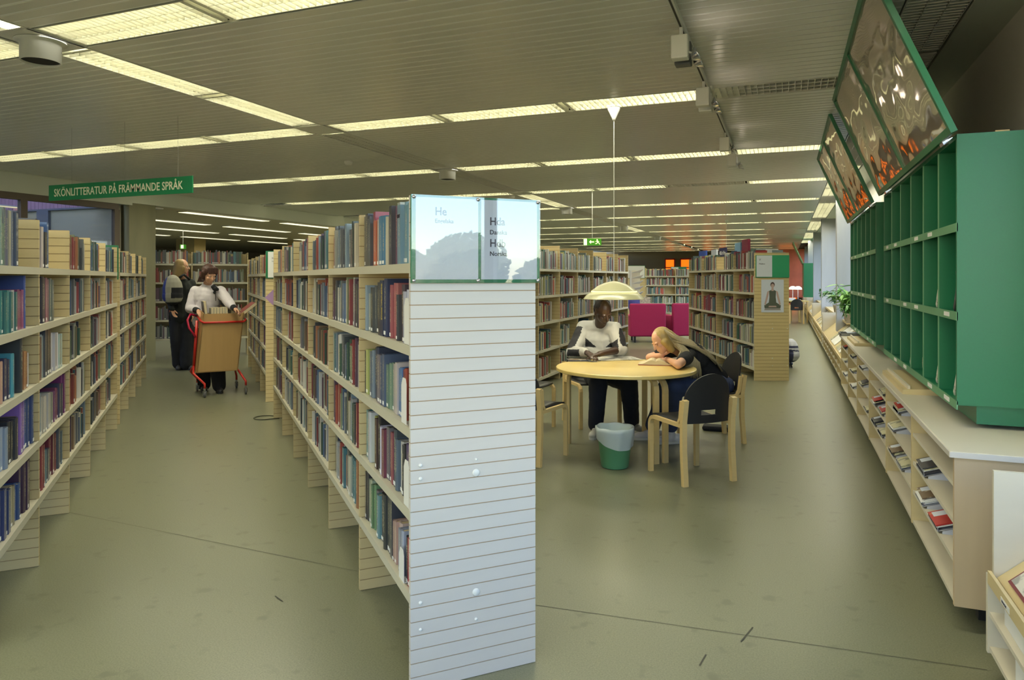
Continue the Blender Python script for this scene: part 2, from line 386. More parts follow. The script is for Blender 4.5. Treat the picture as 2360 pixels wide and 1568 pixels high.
# ---------------------------------------------------------------- ceiling lights
SEG = 1.28
def louvre_meshes():
    L = SEG-.06
    d = {}
    m = MB(); m.box(-L/2, L/2, -.17, -.164, 0, .07).box(-L/2, L/2, .164, .17, 0, .07).box(-L/2, -L/2+.006, -.17, .17, 0, .07).box(L/2-.006, L/2, -.17, .17, 0, .07)
    d['frame'] = m.mesh('frame', bladem)
    m = MB(); m.box(-L/2, L/2, -.17, .17, .15, .155)
    for s in (-1, 1): m.quad((-L/2, .17*s, .07), (L/2, .17*s, .07), (L/2, .14*s, .15), (-L/2, .14*s, .15))
    d['refl'] = m.mesh('reflector', reflm)
    m = MB(); 
    m.tube([(-L/2+.04, 0, 0), (L/2-.04, 0, 0)], .019, 8); d['tube'] = m.mesh('tube', tubem, True)
    m = MB(); m.tube([(-L/2+.04, 0, 0), (L/2-.04, 0, 0)], .013, 8); d['tube_off'] = m.mesh('tube', offm, True)
    m = MB(); P0 = Matrix(((0, 0, 1, 0), (1, 0, 0, 0), (0, 1, 0, 0), (0, 0, 0, 1)))
    M = Matrix(((1, 0, 0, 0), (0, 0, 1, 0), (0, 1, 0, 0), (0, 0, 0, 1)))
    m.prism([(-.0015, 0), (.0015, 0), (.006, .06), (-.006, .06)], -.163, .163, M); d['blade'] = m.mesh('louvre_blade', bladem)
    m = MB(); m.box(-L/2, L/2, -.058, -.055, .0, .055).box(-L/2, L/2, .055, .058, .0, .055); d['rib'] = m.mesh('louvre_rib', bladem)
    m = MB(); m.box(-L/2, L/2, -.058, -.055, .0, .055).box(-L/2, L/2, .055, .058, .0, .055)
    for k in range(25): m.prism([(-.0015, 0), (.0015, 0), (.006, .06), (-.006, .06)], -.163, .163, Matrix.Translation((-L/2+.03+k*(L-.06)/24, 0, 0)) @ M)
    d['louvre'] = m.mesh('louvre', bladem)
    return d
LM = louvre_meshes(); BL = SEG-.06; blades_used = 0
def ceiling_light(x, y, rot, lit, label, detail=False, group=None, z=CH, name='ceiling_light'):
    t = thing(name, label, 'ceiling light', (x, y, z), rot, group)
    link('frame', LM['frame'], t); link('reflector', LM['refl'], t)
    for s in (-.085, .085): link('tube', LM['tube' if lit else 'tube_off'], t, (0, s, .10))
    if detail:
        link('louvre_rib', LM['rib'], t)
        for k in range(25): link('louvre_blade', LM['blade'], t, (-BL/2+.03+k*(BL-.06)/24, 0, 0))
    else: link('louvre', LM['louvre'], t)
    return t
def row_lamp(t, length, power, rot=0):
    l = bpy.data.lights.new('fluorescent_light', 'AREA'); l.shape = 'RECTANGLE'; l.size = length; l.size_y = .3
    l.energy = power; l.color = (1.0, .95, .76); l.spread = radians(156)
    o = bpy.data.objects.new('fluorescent_light', l); C.objects.link(o); o.parent = t; o.location = (0, 0, -.006)
    return o
unlit = {(3, -.62+.02): 1}
xr_ = [.60-SEG/2-SEG*k for k in range(4)]              # -0.04,-1.32,-2.6,-3.88 -> between the long line and the window side
xr_ = [.02, -1.24, -2.50, -3.76]
xl_ = [LX0-.64-SEG*k for k in range(4)]
rowword = ['behind the camera', 'overhead', 'nearest', 'second', 'third', 'fourth', 'fifth', 'sixth', 'seventh', 'eighth', 'ninth', 'tenth', 'eleventh', 'twelfth', 'thirteenth', 'fourteenth']
for i, y in enumerate(ROW):
    for side, xs in (('right', xr_), ('left', xl_)):
        for k, x in enumerate(xs):
            off = (i == 3 and side == 'right' and k == 0) or (i == 5 and side == 'right' and k == 1) or (i >= 9 and side == 'right' and k == 0)
            det = (i == 2 and (side, k) in (('right', 3), ('right', 2), ('left', 0))) or (i == 3 and ((side == 'right') or (side == 'left' and k < 2)))
            lab = '%s louvred strip light, %s row, %s from the long line to its %s' % ('unlit' if off else 'glowing', rowword[i], ORD1[3-k] if side == 'right' else ORD1[k], side)
            t = ceiling_light(x, y, 0, not off, lab, det, 'strip lights in the ceiling rows')
            if side == 'left' and k == 1: row_lamp(t, 5.1, LAMP_W*5.1).location.x = -SEG*.5
            if side == 'right' and k == 1:
                if i == 3: row_lamp(t, 3.8, LAMP_W*3.8).location.x = -SEG
                elif i >= 9: row_lamp(t, 3.8, LAMP_W*3.8).location.x = -SEG
                else: row_lamp(t, 5.1, LAMP_W*5.1).location.x = -SEG*.5
# long line
k = 0; y = ROW[1]+.25
for i in range(1, 12):
    y0, y1 = ROW[i]+.2, ROW[i+1]-.2
    for j in range(2):
        yy = y0+(y1-y0)*(.25+.5*j)
        lit = i in (2, 5, 8)
        if i == 1: continue
        t = ceiling_light((LX0+LX1)/2, yy, pi/2, lit, '%s louvred light in the long line, %s one from its near end' % ('glowing' if lit else 'unlit grey', ORD1[k]), i == 2, 'lights of the long line')
        if lit: row_lamp(t, 1.2, LAMP_W*1.2)
        k += 1
# perimeter line along the window wall
for k in range(26):
    y = 1.0+1.3*k
    lit = y > 11.3 and (k % 4 != 3)
    t = ceiling_light(.80, y, pi/2, lit, '%s louvred light along the right wall edge, %s one from the camera' % ('glowing' if lit else 'unlit grey', ORD1[k]), False, 'lights along the right wall')
    if lit: row_lamp(t, 1.2, LAMP_W*1.2)
for yi in (3, 5, 7, 9, 11): build(mbx(LX0, LX1, ROW[yi]-.19, ROW[yi]+.19, CH-.003, CH+.012), 'crossing_plate', ceilm, cl)
# drums at the crossings
for k, yi in enumerate((2, 4, 6, 8, 10)):
    y = ROW[yi]; x = (LX0+LX1)/2
    pl = thing('ceiling_drum', 'white round drum with black opening under the long light line, %s one' % ORD[k], 'ceiling drum', (x, y, CH), 0, 'drums under the long light line')
    build(mbx(-.17, .17, -.2, .2, -.004, .012), 'cover_plate', ceilm, pl)
    build(MB().lathe([(.0, -.006), (.15, -.006), (.15, -.012), (.118, -.016), (.118, -.14), (.112, -.14), (.112, -.12)], n=36), 'drum', whitem, pl, True)
    build(MB().lathe([(.112, -.125), (.0, -.12)], n=36), 'opening', mat('black_void', (20, 20, 22), .9), pl)
# lights of the room beyond
mat('dim_tube', (255, 250, 225), .5, emit=(255, 246, 200), es=1.5).cycles.emission_sampling = 'NONE'
def plain_light(x, y, L, lit, label, rot=pi/2):
    t = thing('strip_light', label, 'ceiling light', (x, y, 2.8), rot, 'strip lights of the room beyond the header')
    build(mbx(-L/2, L/2, -.13, .13, -.02, -.001), 'housing', bladem, t)
    m = MB()
    for s in (-.06, .06): m.box(-L/2+.02, L/2-.02, s-.045, s+.045, -.026, -.02)
    build(m, 'tube', MATS['dim_tube'] if lit else offm, t)
    if lit:
        l = row_lamp(t, L, LAMP_W*L*.55); l.location.z = -.03
k = 0
for xi, x in enumerate((-11.0, -13.1, -15.3, -17.6)):
    for j in range(5):
        y = 8.7+2.95*j+.4*(xi % 2)
        lit = not (xi == 0 and j == 0)
        plain_light(x, y, 2.4, lit, '%s strip light beyond the white header, line %s, %s along' % ('bright' if lit else 'unlit', ('one', 'two', 'three', 'four')[xi], ORD1[j])); k += 1
# ---------------------------------------------------------------- bookcases and books
BOOKS = []      # individual book specs (see place_book)
STV, STF, STC = [], [], []      # the joined rest
PAL = [(52, 58, 62), (44, 52, 74), (70, 74, 80), (92, 96, 100), (170, 170, 160), (190, 184, 160), (128, 48, 52), (150, 60, 50), (60, 110, 120), (74, 96, 130), (110, 120, 90), (46, 76, 60), (196, 196, 190), (120, 96, 70), (176, 110, 70), (84, 60, 80), (150, 150, 152), (60, 70, 66), (104, 124, 140), (210, 206, 190)]
PALR = [(200, 200, 190), (176, 176, 160), (150, 158, 150), (90, 120, 110), (60, 100, 80), (150, 50, 52), (180, 80, 70), (70, 100, 130), (90, 100, 110), (60, 64, 70), (196, 186, 140), (210, 208, 200), (110, 90, 80), (64, 120, 130), (130, 60, 80), (170, 170, 90), (120, 140, 150)]
CNAMES = {'black': (30, 30, 34), 'charcoal': (64, 66, 70), 'grey': (110, 112, 116), 'pale grey': (170, 172, 172), 'white': (205, 205, 202), 'cream': (196, 188, 158), 'tan': (170, 140, 110), 'brown': (104, 76, 58), 'dark red': (120, 40, 46), 'red': (170, 50, 50), 'rose': (168, 90, 96), 'orange': (196, 100, 56), 'yellow': (196, 196, 90), 'green': (60, 110, 76), 'sage green': (118, 142, 120), 'teal': (60, 126, 130), 'light blue': (124, 166, 196), 'blue': (62, 96, 156), 'navy': (42, 52, 84), 'slate blue': (88, 100, 124), 'purple': (92, 62, 128), 'lilac': (182, 184, 212), 'magenta': (132, 46, 104)}
def cname(c): return min(CNAMES, key=lambda k: sum((a-b)**2 for a, b in zip(CNAMES[k], c)))
def dull(c): g = (c[0]+c[1]+c[2])/3*.5+62; return tuple(v*.8+g*.2 for v in c)
def push(M, x0, x1, y0, y1, z0, z1, col, topcol):
    b = len(STV)
    for z in (z0, z1):
        for x, y in ((x0, y0), (x1, y0), (x1, y1), (x0, y1)): STV.append(tuple(M @ Vector((x, y, z))))
    c = srgb(dull(col)); tcol = srgb(topcol)
    for q, cc in (((4, 5, 6, 7), tcol), ((0, 1, 5, 4), c), ((1, 2, 6, 5), c), ((2, 3, 7, 6), c), ((3, 0, 4, 7), c)):
        STF.append(tuple(b+i for i in q)); STC.extend([cc]*4)
LV = [.35, .65, .95, 1.25, 1.55]
BAY = .9
stripm = mat('end_panel_birch', (204, 200, 194), .4, noise=((2, 2.2, 16), .05, 5))
groovem = mat('groove_brown', (146, 122, 84), .7)
SPL = mat('upright_ply', (192, 174, 130), .45, noise=((3, 3, 26), .06, 3))
def grooved(m, x0, x1, y0, y1, z0, z1, pitch=.05, g=.003):
    """panel with 4 mm dark grooves on both broad faces"""
    m.mi = 1; m.box(x0+g, x1-g, y0+.001, y1-.001, z0, z1); m.mi = 0
    z = z0
    while z < z1-.002:
        m.box(x0, x1, y0, y1, z+.002, min(z+pitch-.002, z1)); z += pitch
def bookcase(M_origin, ang, nb, label, levels=LV, H=1.80, endstrips=False, sides=(1, -1), pal=PAL, fill=.93, seed=1, skip=(), bay=BAY, labels=True, signs=None, near_grooved=True, D=.25, bookh=.245):
    """local x along the case, near end at x=0; returns Empty"""
    rng = random.Random(seed)
    t = thing('bookcase', label, 'bookcase', M_origin, ang)
    MW = Matrix.Translation(Vector(M_origin)) @ Matrix.Rotation(ang, 4, 'Z')
    if endstrips:
        e = build(mbx(.003, .019, -D+.001, D-.001, 0, H), 'end_panel', birch_e, t)
        n = int(H/.05); sm_ = mbx(-.0, .0215, -D, D, -.0232, .0232).mesh('panel_strip', stripm)
        for k in range(n): link('panel_strip', sm_, e, (0, 0, .05*k+.025))
    for k in range(nb+1):
        if k == 0 and endstrips: continue
        m = MB(); x = k*bay; grooved(m, x, x+.022, -D, D, 0, H)
        build(m, 'upright', [SPL if k or not near_grooved else birch, groovem], t)
    build(mbx(.01, nb*bay, -.008, .008, levels[0]-.02, H-.02), 'back_panel', birch, t)
    for b in range(nb):
        for s in sides:
            for z in levels:
                y0, y1 = sorted((s*.012, s*(D-.006))); ya, yb = sorted((s*(D-.008), s*(D+.002)))
                build(mbx(b*bay+.023, (b+1)*bay-.001, y0, y1, z-.016, z).box(b*bay+.003, (b+1)*bay+.019, ya, yb, z-.034, z+.002), 'shelf', shelfm, t)
    for b in range(nb):
        for s in sides:
            for li, z in enumerate(levels):
                if (b, s, li) in skip: continue
                x = b*bay+.03; end = (b+1)*bay-.01; stop = b*bay+bay*(fill if rng.random() < .6 else rng.uniform(.6, .97))
                run = None
                while x < stop:
                    if run is None or rng.random() < .25: run = rng.choice(pal)
                    wd = rng.choice((.014, .018, .022, .026, .03, .036, .045)); hh = min(bookh, rng.gauss(max(.215, bookh*.8), .022)); dd = rng.uniform(.13, .19)
                    col = rng.choice(pal) if rng.random() < .75 else run
                    if x+wd > end: break
                    lean = 0
                    yf = s*(D-.012-rng.uniform(0, .025))
                    y0, y1 = sorted((yf, yf-s*dd))
                    j = rng.uniform(.82, 1.12); col = tuple(min(235, c*j) for c in col)
                    push(MW, x, x+wd-.0012, y0, y1, z+.001, z+hh, col, (196, 184, 152) if rng.random() < .7 else col)
                    if rng.random() < .4 and wd > .016:
                        yl = sorted((yf, yf+s*.0012)); push(MW, x+.003, x+wd-.004, yl[0], yl[1], z+.012, z+.032, (205, 205, 202), (205, 205, 202))
                    x += wd
    return t, MW
q = sqrt(.5)
# central bookcase (M): near-left corner (-1.264,2.233)
MF = (-1.264, 2.233); MD = (-q, q)
Mc, MW_M = bookcase((-1.264+.25*q, 2.233+.25*q, 0), radians(135), 6, 'long double-sided birch bookcase in the centre with grooved end panel', endstrips=True, seed=3, skip=[(b, 1, l) for b in (0, 1) for l in range(5)])
LF = (-3.614, 2.507)
Lc, MW_L = bookcase((LF[0]-.25*q+.9*q, LF[1]-.25*q-.9*q, 0), radians(135), 5, 'birch bookcase at the left edge with gaps on its shelves', seed=5, skip=[(b, -1, l) for b in (0, 1) for l in range(5)], fill=.85)
L2, _ = bookcase((LF[0]-.25*q-3.86*q, LF[1]-.25*q+3.86*q, 0), radians(135), 4, 'birch bookcase behind the left one, reaching the concrete column', seed=7)
Nc, MW_N = bookcase((-1.264+.25*q-6.46*q, 2.233+.25*q+6.46*q, 0), radians(135), 4, 'birch bookcase beyond the central one, with white and green He sign', seed=8)
# back bookcase facing the camera, taller shelves
bo = G(358, 827)
Bc, MW_B = bookcase((bo.x-.25*q-2.35*q, bo.y+.25*q-2.35*q, 0), radians(45), 4, 'tall birch bookcase across the end of the left aisle', levels=[.36, .71, 1.06, 1.41, 1.76], H=1.98, bay=.985, seed=9, sides=(-1, 1), bookh=.29)
# R1 : face X=-3.12 looking +X
R1, MW_R1 = bookcase((-3.37, 8.97-.96, 0), radians(90), 7, 'birch bookcase behind the reading table, running along the room', sides=(-1, 1), pal=PALR, seed=11, bay=.965, levels=[.13, .50, .88, 1.25, 1.62], H=1.97, bookh=.30, fill=.85)
# R2 with V sign, face = left side
r2a = atan2(.9361, -.3517)
r2p = G(1739.5, 878)
def off(p, a, dy): return (p[0]-sin(a)*dy, p[1]+cos(a)*dy, 0)
R2, MW_R2 = bookcase(off(r2p, r2a, -.245), r2a, 4, 'birch bookcase with V Medicin sign and meditation poster on its end', pal=PALR, seed=13, bay=.99, levels=[.18, .53, .90, 1.28, 1.63], H=1.86, bookh=.31)
# far ones
fp = G(1545, 733)
R3, MW_R3 = bookcase((fp.x+.3, fp.y, 0), radians(108), 3, 'far birch bookcase with green and white sign behind the armchairs', pal=PALR, seed=15, D=.3)
f4 = P(1486, 746, 23.0); f4.z = 0
R4, _ = bookcase((f4.x-1.0, f4.y+.3, 0), radians(14), 3, 'farthest birch bookcase seen between the armchairs and the lamp', pal=PALR, seed=17, levels=[.35, .65, .95, 1.25, 1.55], bay=.95)
f5 = P(1466, 746, 20.0); f5.z = 0
R5, MW_R5 = bookcase((f5.x, f5.y, 0), radians(100), 3, 'far birch bookcase with white sign behind the lamp', pal=PALR, seed=19)
f6 = G(1262, 842); 
R6, _ = bookcase((-5.9, 9.6, 0), radians(90), 6, 'birch bookcase parallel to and behind the reading-table one', pal=PALR, seed=21, levels=[.13, .50, .88, 1.25, 1.62], H=1.97, bookh=.30)
# --- individual books
def unit_book(kind):
    m = MB(); n = 5 if kind == 0 else 2; sp = .05
    pts = [(-.5+i/(n-1), -(.012 if kind == 0 else 0)*((2*i/(n-1)-1)**2)*3) for i in range(n)] if n > 2 else [(-.5, 0), (.5, 0)]
    poly = pts[::-1]
    out = [(-.5, -1)]+pts+[(.5, -1), (.43, -1), (.43, -.05), (-.43, -.05), (-.43, -1)]
    m.prism(out, 0, 1, Matrix.Identity(4))
    return m.mesh('book', bookm)
UB = [unit_book(0), unit_book(1)]
PG = mbx(-.42, .42, -.965, -.05, .02, .965).mesh('page_block', pagem)
LB = mbx(-.30, .30, -.002, .004, .035, .10).mesh('spine_label', paper)
rngb = random.Random(42)
nbook = 0
def book(MW, side, x0, wd, hh, z, col, label, group, lean=0, dd=None, kind=None, yb=None):
    global nbook
    dd = dd or rngb.uniform(.14, .18); yb = yb if yb is not None else side*(.25-.012-rngb.uniform(0, .02))
    xc = x0+wd/2
    ang = atan2(MW[1][0], MW[0][0])+(0 if side > 0 else pi)
    o = link('book', UB[kind if kind is not None else rngb.randrange(2)]); p = MW @ Vector((xc, yb, z+.001+abs(sin(lean))*wd/2)); o.location = p
    o.rotation_euler = (0, lean if side > 0 else -lean, ang); o.scale = (wd-.0015, dd, hh)
    o.color = srgb(dull(col)); tag(o, label, 'book', group)
    link('page_block', PG, o)
    if wd > .017 and rngb.random() < .62: link('spine_label', LB, o)
    nbook += 1; return o
def kM(px): return onl(px, MF, MD)
def kL(px): return onl(px, LF, MD)+.9
YM = lambda y: 0
# shelf lists: (px_left, px_right, px_top, colour) measured on each shelf of the photograph's nearest bays
def a1(*r): return [(820+a/3.92, 820+b/3.92, 440+t/3.92, c) for a, b, t, c in r]
def a2(*r): return [(820+a/2.613, 820+b/2.613, 800+t/2.613, c) for a, b, t, c in r]
M0 = {4: a1((35, 52, 235, (66, 70, 70)), (52, 75, 210, (56, 58, 66)), (75, 100, 235, (74, 78, 82)), (100, 118, 190, (150, 44, 62)), (118, 140, 270, (198, 92, 52)), (140, 156, 270, (142, 92, 86)), (156, 178, 260, (196, 176, 170)), (178, 205, 230, (70, 128, 168)), (205, 232, 226, (64, 120, 164)), (232, 250, 235, (190, 184, 160)), (250, 272, 138, (70, 66, 74)), (272, 294, 140, (62, 58, 66)), (294, 312, 135, (112, 60, 84)), (312, 336, 105, (172, 176, 166)), (336, 392, 105, (126, 168, 196)), (392, 446, 106, (118, 172, 196)), (446, 480, 75, (92, 104, 114))),
      3: a1((36, 66, 855, (126, 146, 162)), (66, 104, 915, (166, 178, 168)), (104, 138, 860, (74, 80, 80)), (138, 160, 830, (62, 62, 64)), (160, 192, 832, (58, 60, 60)), (192, 245, 795, (46, 56, 92)), (245, 262, 915, (160, 88, 88)), (262, 296, 835, (172, 84, 92)), (296, 312, 838, (160, 92, 92)), (312, 345, 940, (56, 58, 66)), (345, 360, 850, (176, 150, 110)), (360, 384, 850, (72, 60, 70)), (384, 436, 895, (186, 190, 216)), (436, 462, 850, (60, 80, 140))),
      2: a2((20, 33, 25, (56, 56, 58)), (33, 46, 18, (172, 184, 96)), (46, 58, 30, (60, 52, 58)), (58, 77, 20, (110, 126, 142)), (77, 106, 0, (48, 56, 80)), (106, 122, 48, (120, 110, 122)), (122, 148, 44, (72, 88, 122)), (148, 176, 100, (112, 146, 122)), (176, 192, 100, (96, 130, 118)), (192, 215, 95, (192, 182, 182)), (215, 240, 125, (68, 118, 182)), (240, 264, 130, (152, 60, 48))),
      1: a2((20, 33, 385, (66, 128, 140)), (33, 46, 386, (70, 132, 142)), (46, 68, 390, (176, 182, 192)), (68, 83, 425, (204, 206, 84)), (83, 104, 430, (72, 52, 46)), (104, 120, 415, (36, 36, 38)), (120, 136, 485, (192, 190, 222)), (136, 150, 500, (110, 44, 66)), (150, 166, 488, (104, 104, 110)), (166, 188, 515, (142, 60, 78)), (188, 206, 500, (60, 70, 78)), (206, 222, 560, (74, 92, 112)), (222, 238, 575, (176, 176, 174)), (238, 264, 590, (58, 58, 60)), (264, 286, 595, (66, 46, 108))),
      0: a2((24, 42, 750, (44, 44, 50)), (42, 62, 800, (160, 176, 150)), (62, 80, 830, (92, 132, 90)), (80, 98, 865, (102, 92, 98)), (98, 112, 895, (88, 132, 142)), (112, 128, 890, (58, 56, 62)), (128, 142, 893, (190, 184, 166)), (142, 168, 890, (56, 60, 60)), (168, 190, 900, (50, 56, 70)), (190, 214, 1060, (178, 142, 132)), (214, 232, 1065, (186, 160, 150)), (232, 262, 1100, (150, 160, 186)), (276, 292, 1150, (44, 46, 52)), (292, 306, 1160, (176, 44, 54)))}
def b3(*r): return [(a/3.4875, b/3.4875, 450+t/3.4875, c) for a, b, t, c in r]
def b4(*r): return [(a/3.4875, b/3.4875, 860+t/3.4875, c) for a, b, t, c in r]
L1 = {4: b3((0, 20, 215, (188, 190, 150)), (20, 45, 215, (184, 186, 146)), (45, 68, 100, (120, 152, 150)), (68, 88, 230, (78, 122, 108)), (88, 108, 70, (98, 108, 116)), (108, 130, 125, (84, 88, 120)), (130, 150, 128, (164, 160, 140)), (150, 184, 130, (88, 100, 130))),
      3: b3((0, 35, 765, (58, 62, 66)), (35, 66, 670, (56, 92, 152)), (66, 98, 768, (50, 126, 126)), (98, 130, 765, (54, 132, 130)), (130, 152, 765, (180, 182, 190)), (152, 178, 765, (58, 136, 136)), (178, 234, 758, (130, 44, 100)), (234, 256, 648, (62, 84, 160))),
      2: b3((0, 16, 1375, (120, 170, 190)), (16, 48, 1350, (84, 76, 140)), (48, 90, 1335, (196, 150, 130)), (90, 130, 1310, (50, 54, 92)), (134, 175, 1270, (62, 150, 176)), (195, 230, 1145, (54, 58, 66)), (232, 268, 1250, (170, 110, 70)), (268, 296, 1275, (190, 190, 206))),
      1: b4((0, 28, 560, (200, 196, 206)), (28, 62, 480, (120, 90, 88)), (62, 104, 430, (150, 170, 200)), (120, 184, 370, (40, 42, 52)), (184, 202, 350, (130, 110, 90)), (202, 246, 215, (132, 92, 186)), (246, 278, 165, (62, 86, 150)), (278, 310, 165, (58, 82, 146))),
      0: b4((0, 20, 1010, (110, 120, 130)), (20, 62, 890, (62, 60, 150)), (64, 100, 925, (60, 70, 120)), (100, 135, 925, (50, 66, 116)), (135, 172, 900, (170, 160, 130)), (172, 206, 880, (50, 84, 152)), (210, 246, 690, (72, 46, 76)), (246, 286, 690, (66, 42, 70)))}
L0 = {4: b3((335, 365, 195, (46, 42, 50)), (365, 396, 260, (196, 182, 182)), (396, 412, 300, (50, 50, 56)), (412, 438, 225, (54, 92, 160))),
      3: b3((330, 345, 665, (190, 170, 180)), (345, 372, 655, (40, 40, 62)), (372, 404, 655, (44, 42, 60)), (404, 428, 665, (160, 90, 110)), (428, 454, 670, (96, 110, 100))),
      2: b3((322, 348, 1110, (196, 194, 198)), (348, 370, 1140, (120, 84, 74)), (370, 388, 1120, (180, 196, 200)), (388, 412, 1070, (70, 74, 84)), (412, 440, 1070, (62, 66, 76)), (440, 470, 1105, (196, 196, 206)), (470, 500, 1105, (190, 190, 200)), (500, 528, 1115, (160, 190, 190))),
      1: b4((320, 338, 150, (112, 110, 130)), (338, 356, 170, (120, 150, 180)), (356, 385, 190, (190, 188, 184)), (385, 412, 180, (196, 190, 180)), (412, 440, 160, (186, 186, 186)), (440, 466, 150, (150, 160, 150)), (466, 484, 140, (110, 60, 110)), (484, 504, 115, (120, 50, 90)), (504, 530, 80, (56, 60, 90)), (530, 550, 0, (128, 40, 120))),
      0: b4((316, 338, 590, (80, 78, 100)), (338, 360, 580, (66, 62, 76)), (360, 390, 570, (150, 52, 66)), (390, 418, 610, (70, 120, 150)), (418, 446, 600, (60, 66, 90)), (446, 470, 480, (120, 40, 60)), (470, 492, 475, (128, 44, 62)), (492, 510, 440, (66, 76, 96)), (510, 530, 460, (60, 100, 130)))}
lvn = {4: 'top shelf', 3: 'second shelf down', 2: 'third shelf down', 1: 'fourth shelf down', 0: 'bottom shelf'}
def emit_shelf(lst, kf, P0, MW, side, lev, xlo, xhi, where, group, reverse):
    z = LV[lev]; bk = []
    for (a, b, t, c) in lst:
        ka, kb = sorted((kf(a), kf(b))); ka, kb = max(ka, xlo), min(kb, xhi)
        if kb-ka < .008: continue
        t_ = ((a+b)/2-CX)/F; rx, ry = t_*C_-S_, t_*S_+C_
        d = MD; det = -rx*d[1]+d[0]*ry; zz = (-P0[0]*d[1]+d[0]*P0[1])/det
        hh = HC-(t-CY)*zz/F-z; hh = max(.17, min(.262, hh))
        if kb-ka > .058:
            n = 2 if kb-ka < .11 else 3
            for j in range(n):
                cc = tuple(min(230, v*(1, .86, 1.12)[j]) for v in c); bk.append((ka+(kb-ka)*j/n, (kb-ka)/n, hh-(0, .008, .003)[j], cc))
        else: bk.append((ka, kb-ka, hh, c))
    bk.sort(key=lambda r: r[0], reverse=reverse)
    for i, (x, wd, hh, c) in enumerate(bk):
        book(MW, side, x, wd, hh, z, c, '%s book, %s %s, %s' % (cname(c), ORD1[i] if i or 1 else '', where, lvn[lev]), group)
for lev in range(5):
    emit_shelf(M0[lev], kM, MF, MW_M, 1, lev, .026, .892, 'from the grooved end panel of the central bookcase', 'books in the nearest bay of the central bookcase', False)
    emit_shelf(L1[lev], kL, LF, MW_L, -1, lev, .03, .892, 'back from the nearest left upright', 'books cut by the left picture edge', True)
    emit_shelf(L0[lev], kL, LF, MW_L, -1, lev, .926, 1.79, 'beyond the nearest left upright', 'books in the second bay of the left bookcase', False)
# second bay of the central case up to 300 individual books in all, the rest joined
r = random.Random(77)
for lev in (4, 3, 2, 1, 0):
    x = .93; i = 0
    while x < 1.765:
        wd = r.choice((.02, .026, .032, .038, .046)); c = r.choice(PAL); hh = min(.25, r.gauss(.22, .02)); j = r.uniform(.85, 1.1); c = tuple(min(230, v*j) for v in c)
        if x+wd > 1.79: break
        book(MW_M, 1, x, wd, hh, LV[lev], c, '%s book, %s beyond the first divider of the central bookcase, %s' % (cname(c), ORD1[i], lvn[lev]), 'books in the second bay of the central bookcase')
        i += 1; x += wd

# white metal bookends at the near end of the central case
for lev, k, hh in ((3, .055, .17), (2, .095, .17), (1, .06, .17), (0, .13, .12)):
    t = thing('bookend', 'white steel bookend at the near end of the %s, central bookcase' % lvn[lev], 'bookend', MW_M @ Vector((k-.028, .2475, LV[lev]+.004)), radians(135))
    pr = [(0, 0), (.11, 0), (.11, hh-.03), (.08, hh), (.02, hh), (0, hh-.02)]
    build(MB().prism(pr, -.001, .001, Matrix(((.62, 0, 0, 0), (0, 0, 1, 0), (0, 1, 0, 0), (0, 0, 0, 1)))), 'plate', white, t)
    build(mbx(0, .066, -.10, 0, -.001, .0005), 'foot_plate', white, t)

# printed spines that can be read
def spine_text(px, py, lev, s_, size, mm, vertical=True, zt=.235, dx=0, P0=MF, MW=MW_M):
    k = kM(px); w_ = MW @ Vector((k, .24, LV[lev]))
    b = min((o for o in bpy.data.objects if o.get('category') == 'book' and abs(o.location.z-LV[lev]) < .03), key=lambda o: (o.location-w_).length)
    bm_ = Matrix.LocRotScale(b.location, b.rotation_euler, b.scale)
    M = frame((0, .0015/ b.scale[1], 0), (1, 0, 0), (0, 1, 0))
    f = MW @ frame(((MW.inverted() @ b.location).x+dx, (MW.inverted() @ b.location).y+.0012, LV[lev]+zt), (0, 0, -1) if vertical else (-1, 0, 0), (-1, 0, 0) if vertical else (0, 0, 1))
    t = text(s_, size, Matrix.Identity(4), mm, b, bold=.0004); t.data.transform(bm_.inverted() @ f)
spine_text(820+205/3.92, 0, 3, 'GORE VIDAL EMPIRE', .017, mat('gold_print', (186, 160, 80), .4), dx=-.004, zt=.225)
spine_text(820+364/3.92, 0, 4, 'EDIT', .019, mat('dark_print', (44, 34, 50), .5), vertical=False, zt=.185, dx=.022)
# ---------------------------------------------------------------- end panel sign and buttons on the central bookcase
def on_M(px, py, out=.0):     # point on the end face of the central bookcase, in its local frame
    k = onl(px, MF, (q, q)); t_ = (px-CX)/F; X, Y = MF[0]+k*q, MF[1]+k*q
    z = -X*S_+Y*C_
    return Vector((-out, .25-k, HC-(py-CY)*z/F))
e = [o for o in Mc.children if o.name.startswith('end_panel')][0]
for (x, y, rr) in ((1097, 1090, .0145), (1097, 1365, .0145), (969, 1073, .007), (969, 1104, .007), (1097, 1059, .005), (969, 1390, .007), (969, 1452, .006), (1097, 1427, .006)):
    p = on_M(x, y, .0); m = MB(); m.lathe([(0, .004), (rr*.8, .004), (rr, .001), (rr, -.003)], n=20)
    m.v = [Vector((-v.z, v.x, v.y))+Vector((-.001, p.y, p.z)) for v in m.v]
    build(m, 'cover_cap', white, e, True)
sg = thing('shelf_sign', 'green double sign with He Engelska and Hda Danska sheets on the central end panel', 'sign', Mc.location.copy(), radians(135))
build(mbx(-.012, -.0035, -.262, .252, 1.48, 1.80), 'backing_board', green_s, sg, bevel=.001)
build(mbx(-.0145, -.0125, -.012+.006, .235, 1.493, 1.792), 'paper_sheet', paper2, sg)
build(mbx(-.0145, -.0125, -.25, -.018, 1.493, 1.792), 'paper_sheet', paper2, sg)
acry = bpy.data.materials.new('acrylic_cover'); acry.use_nodes = True; n_ = acry.node_tree; n_.nodes.clear()
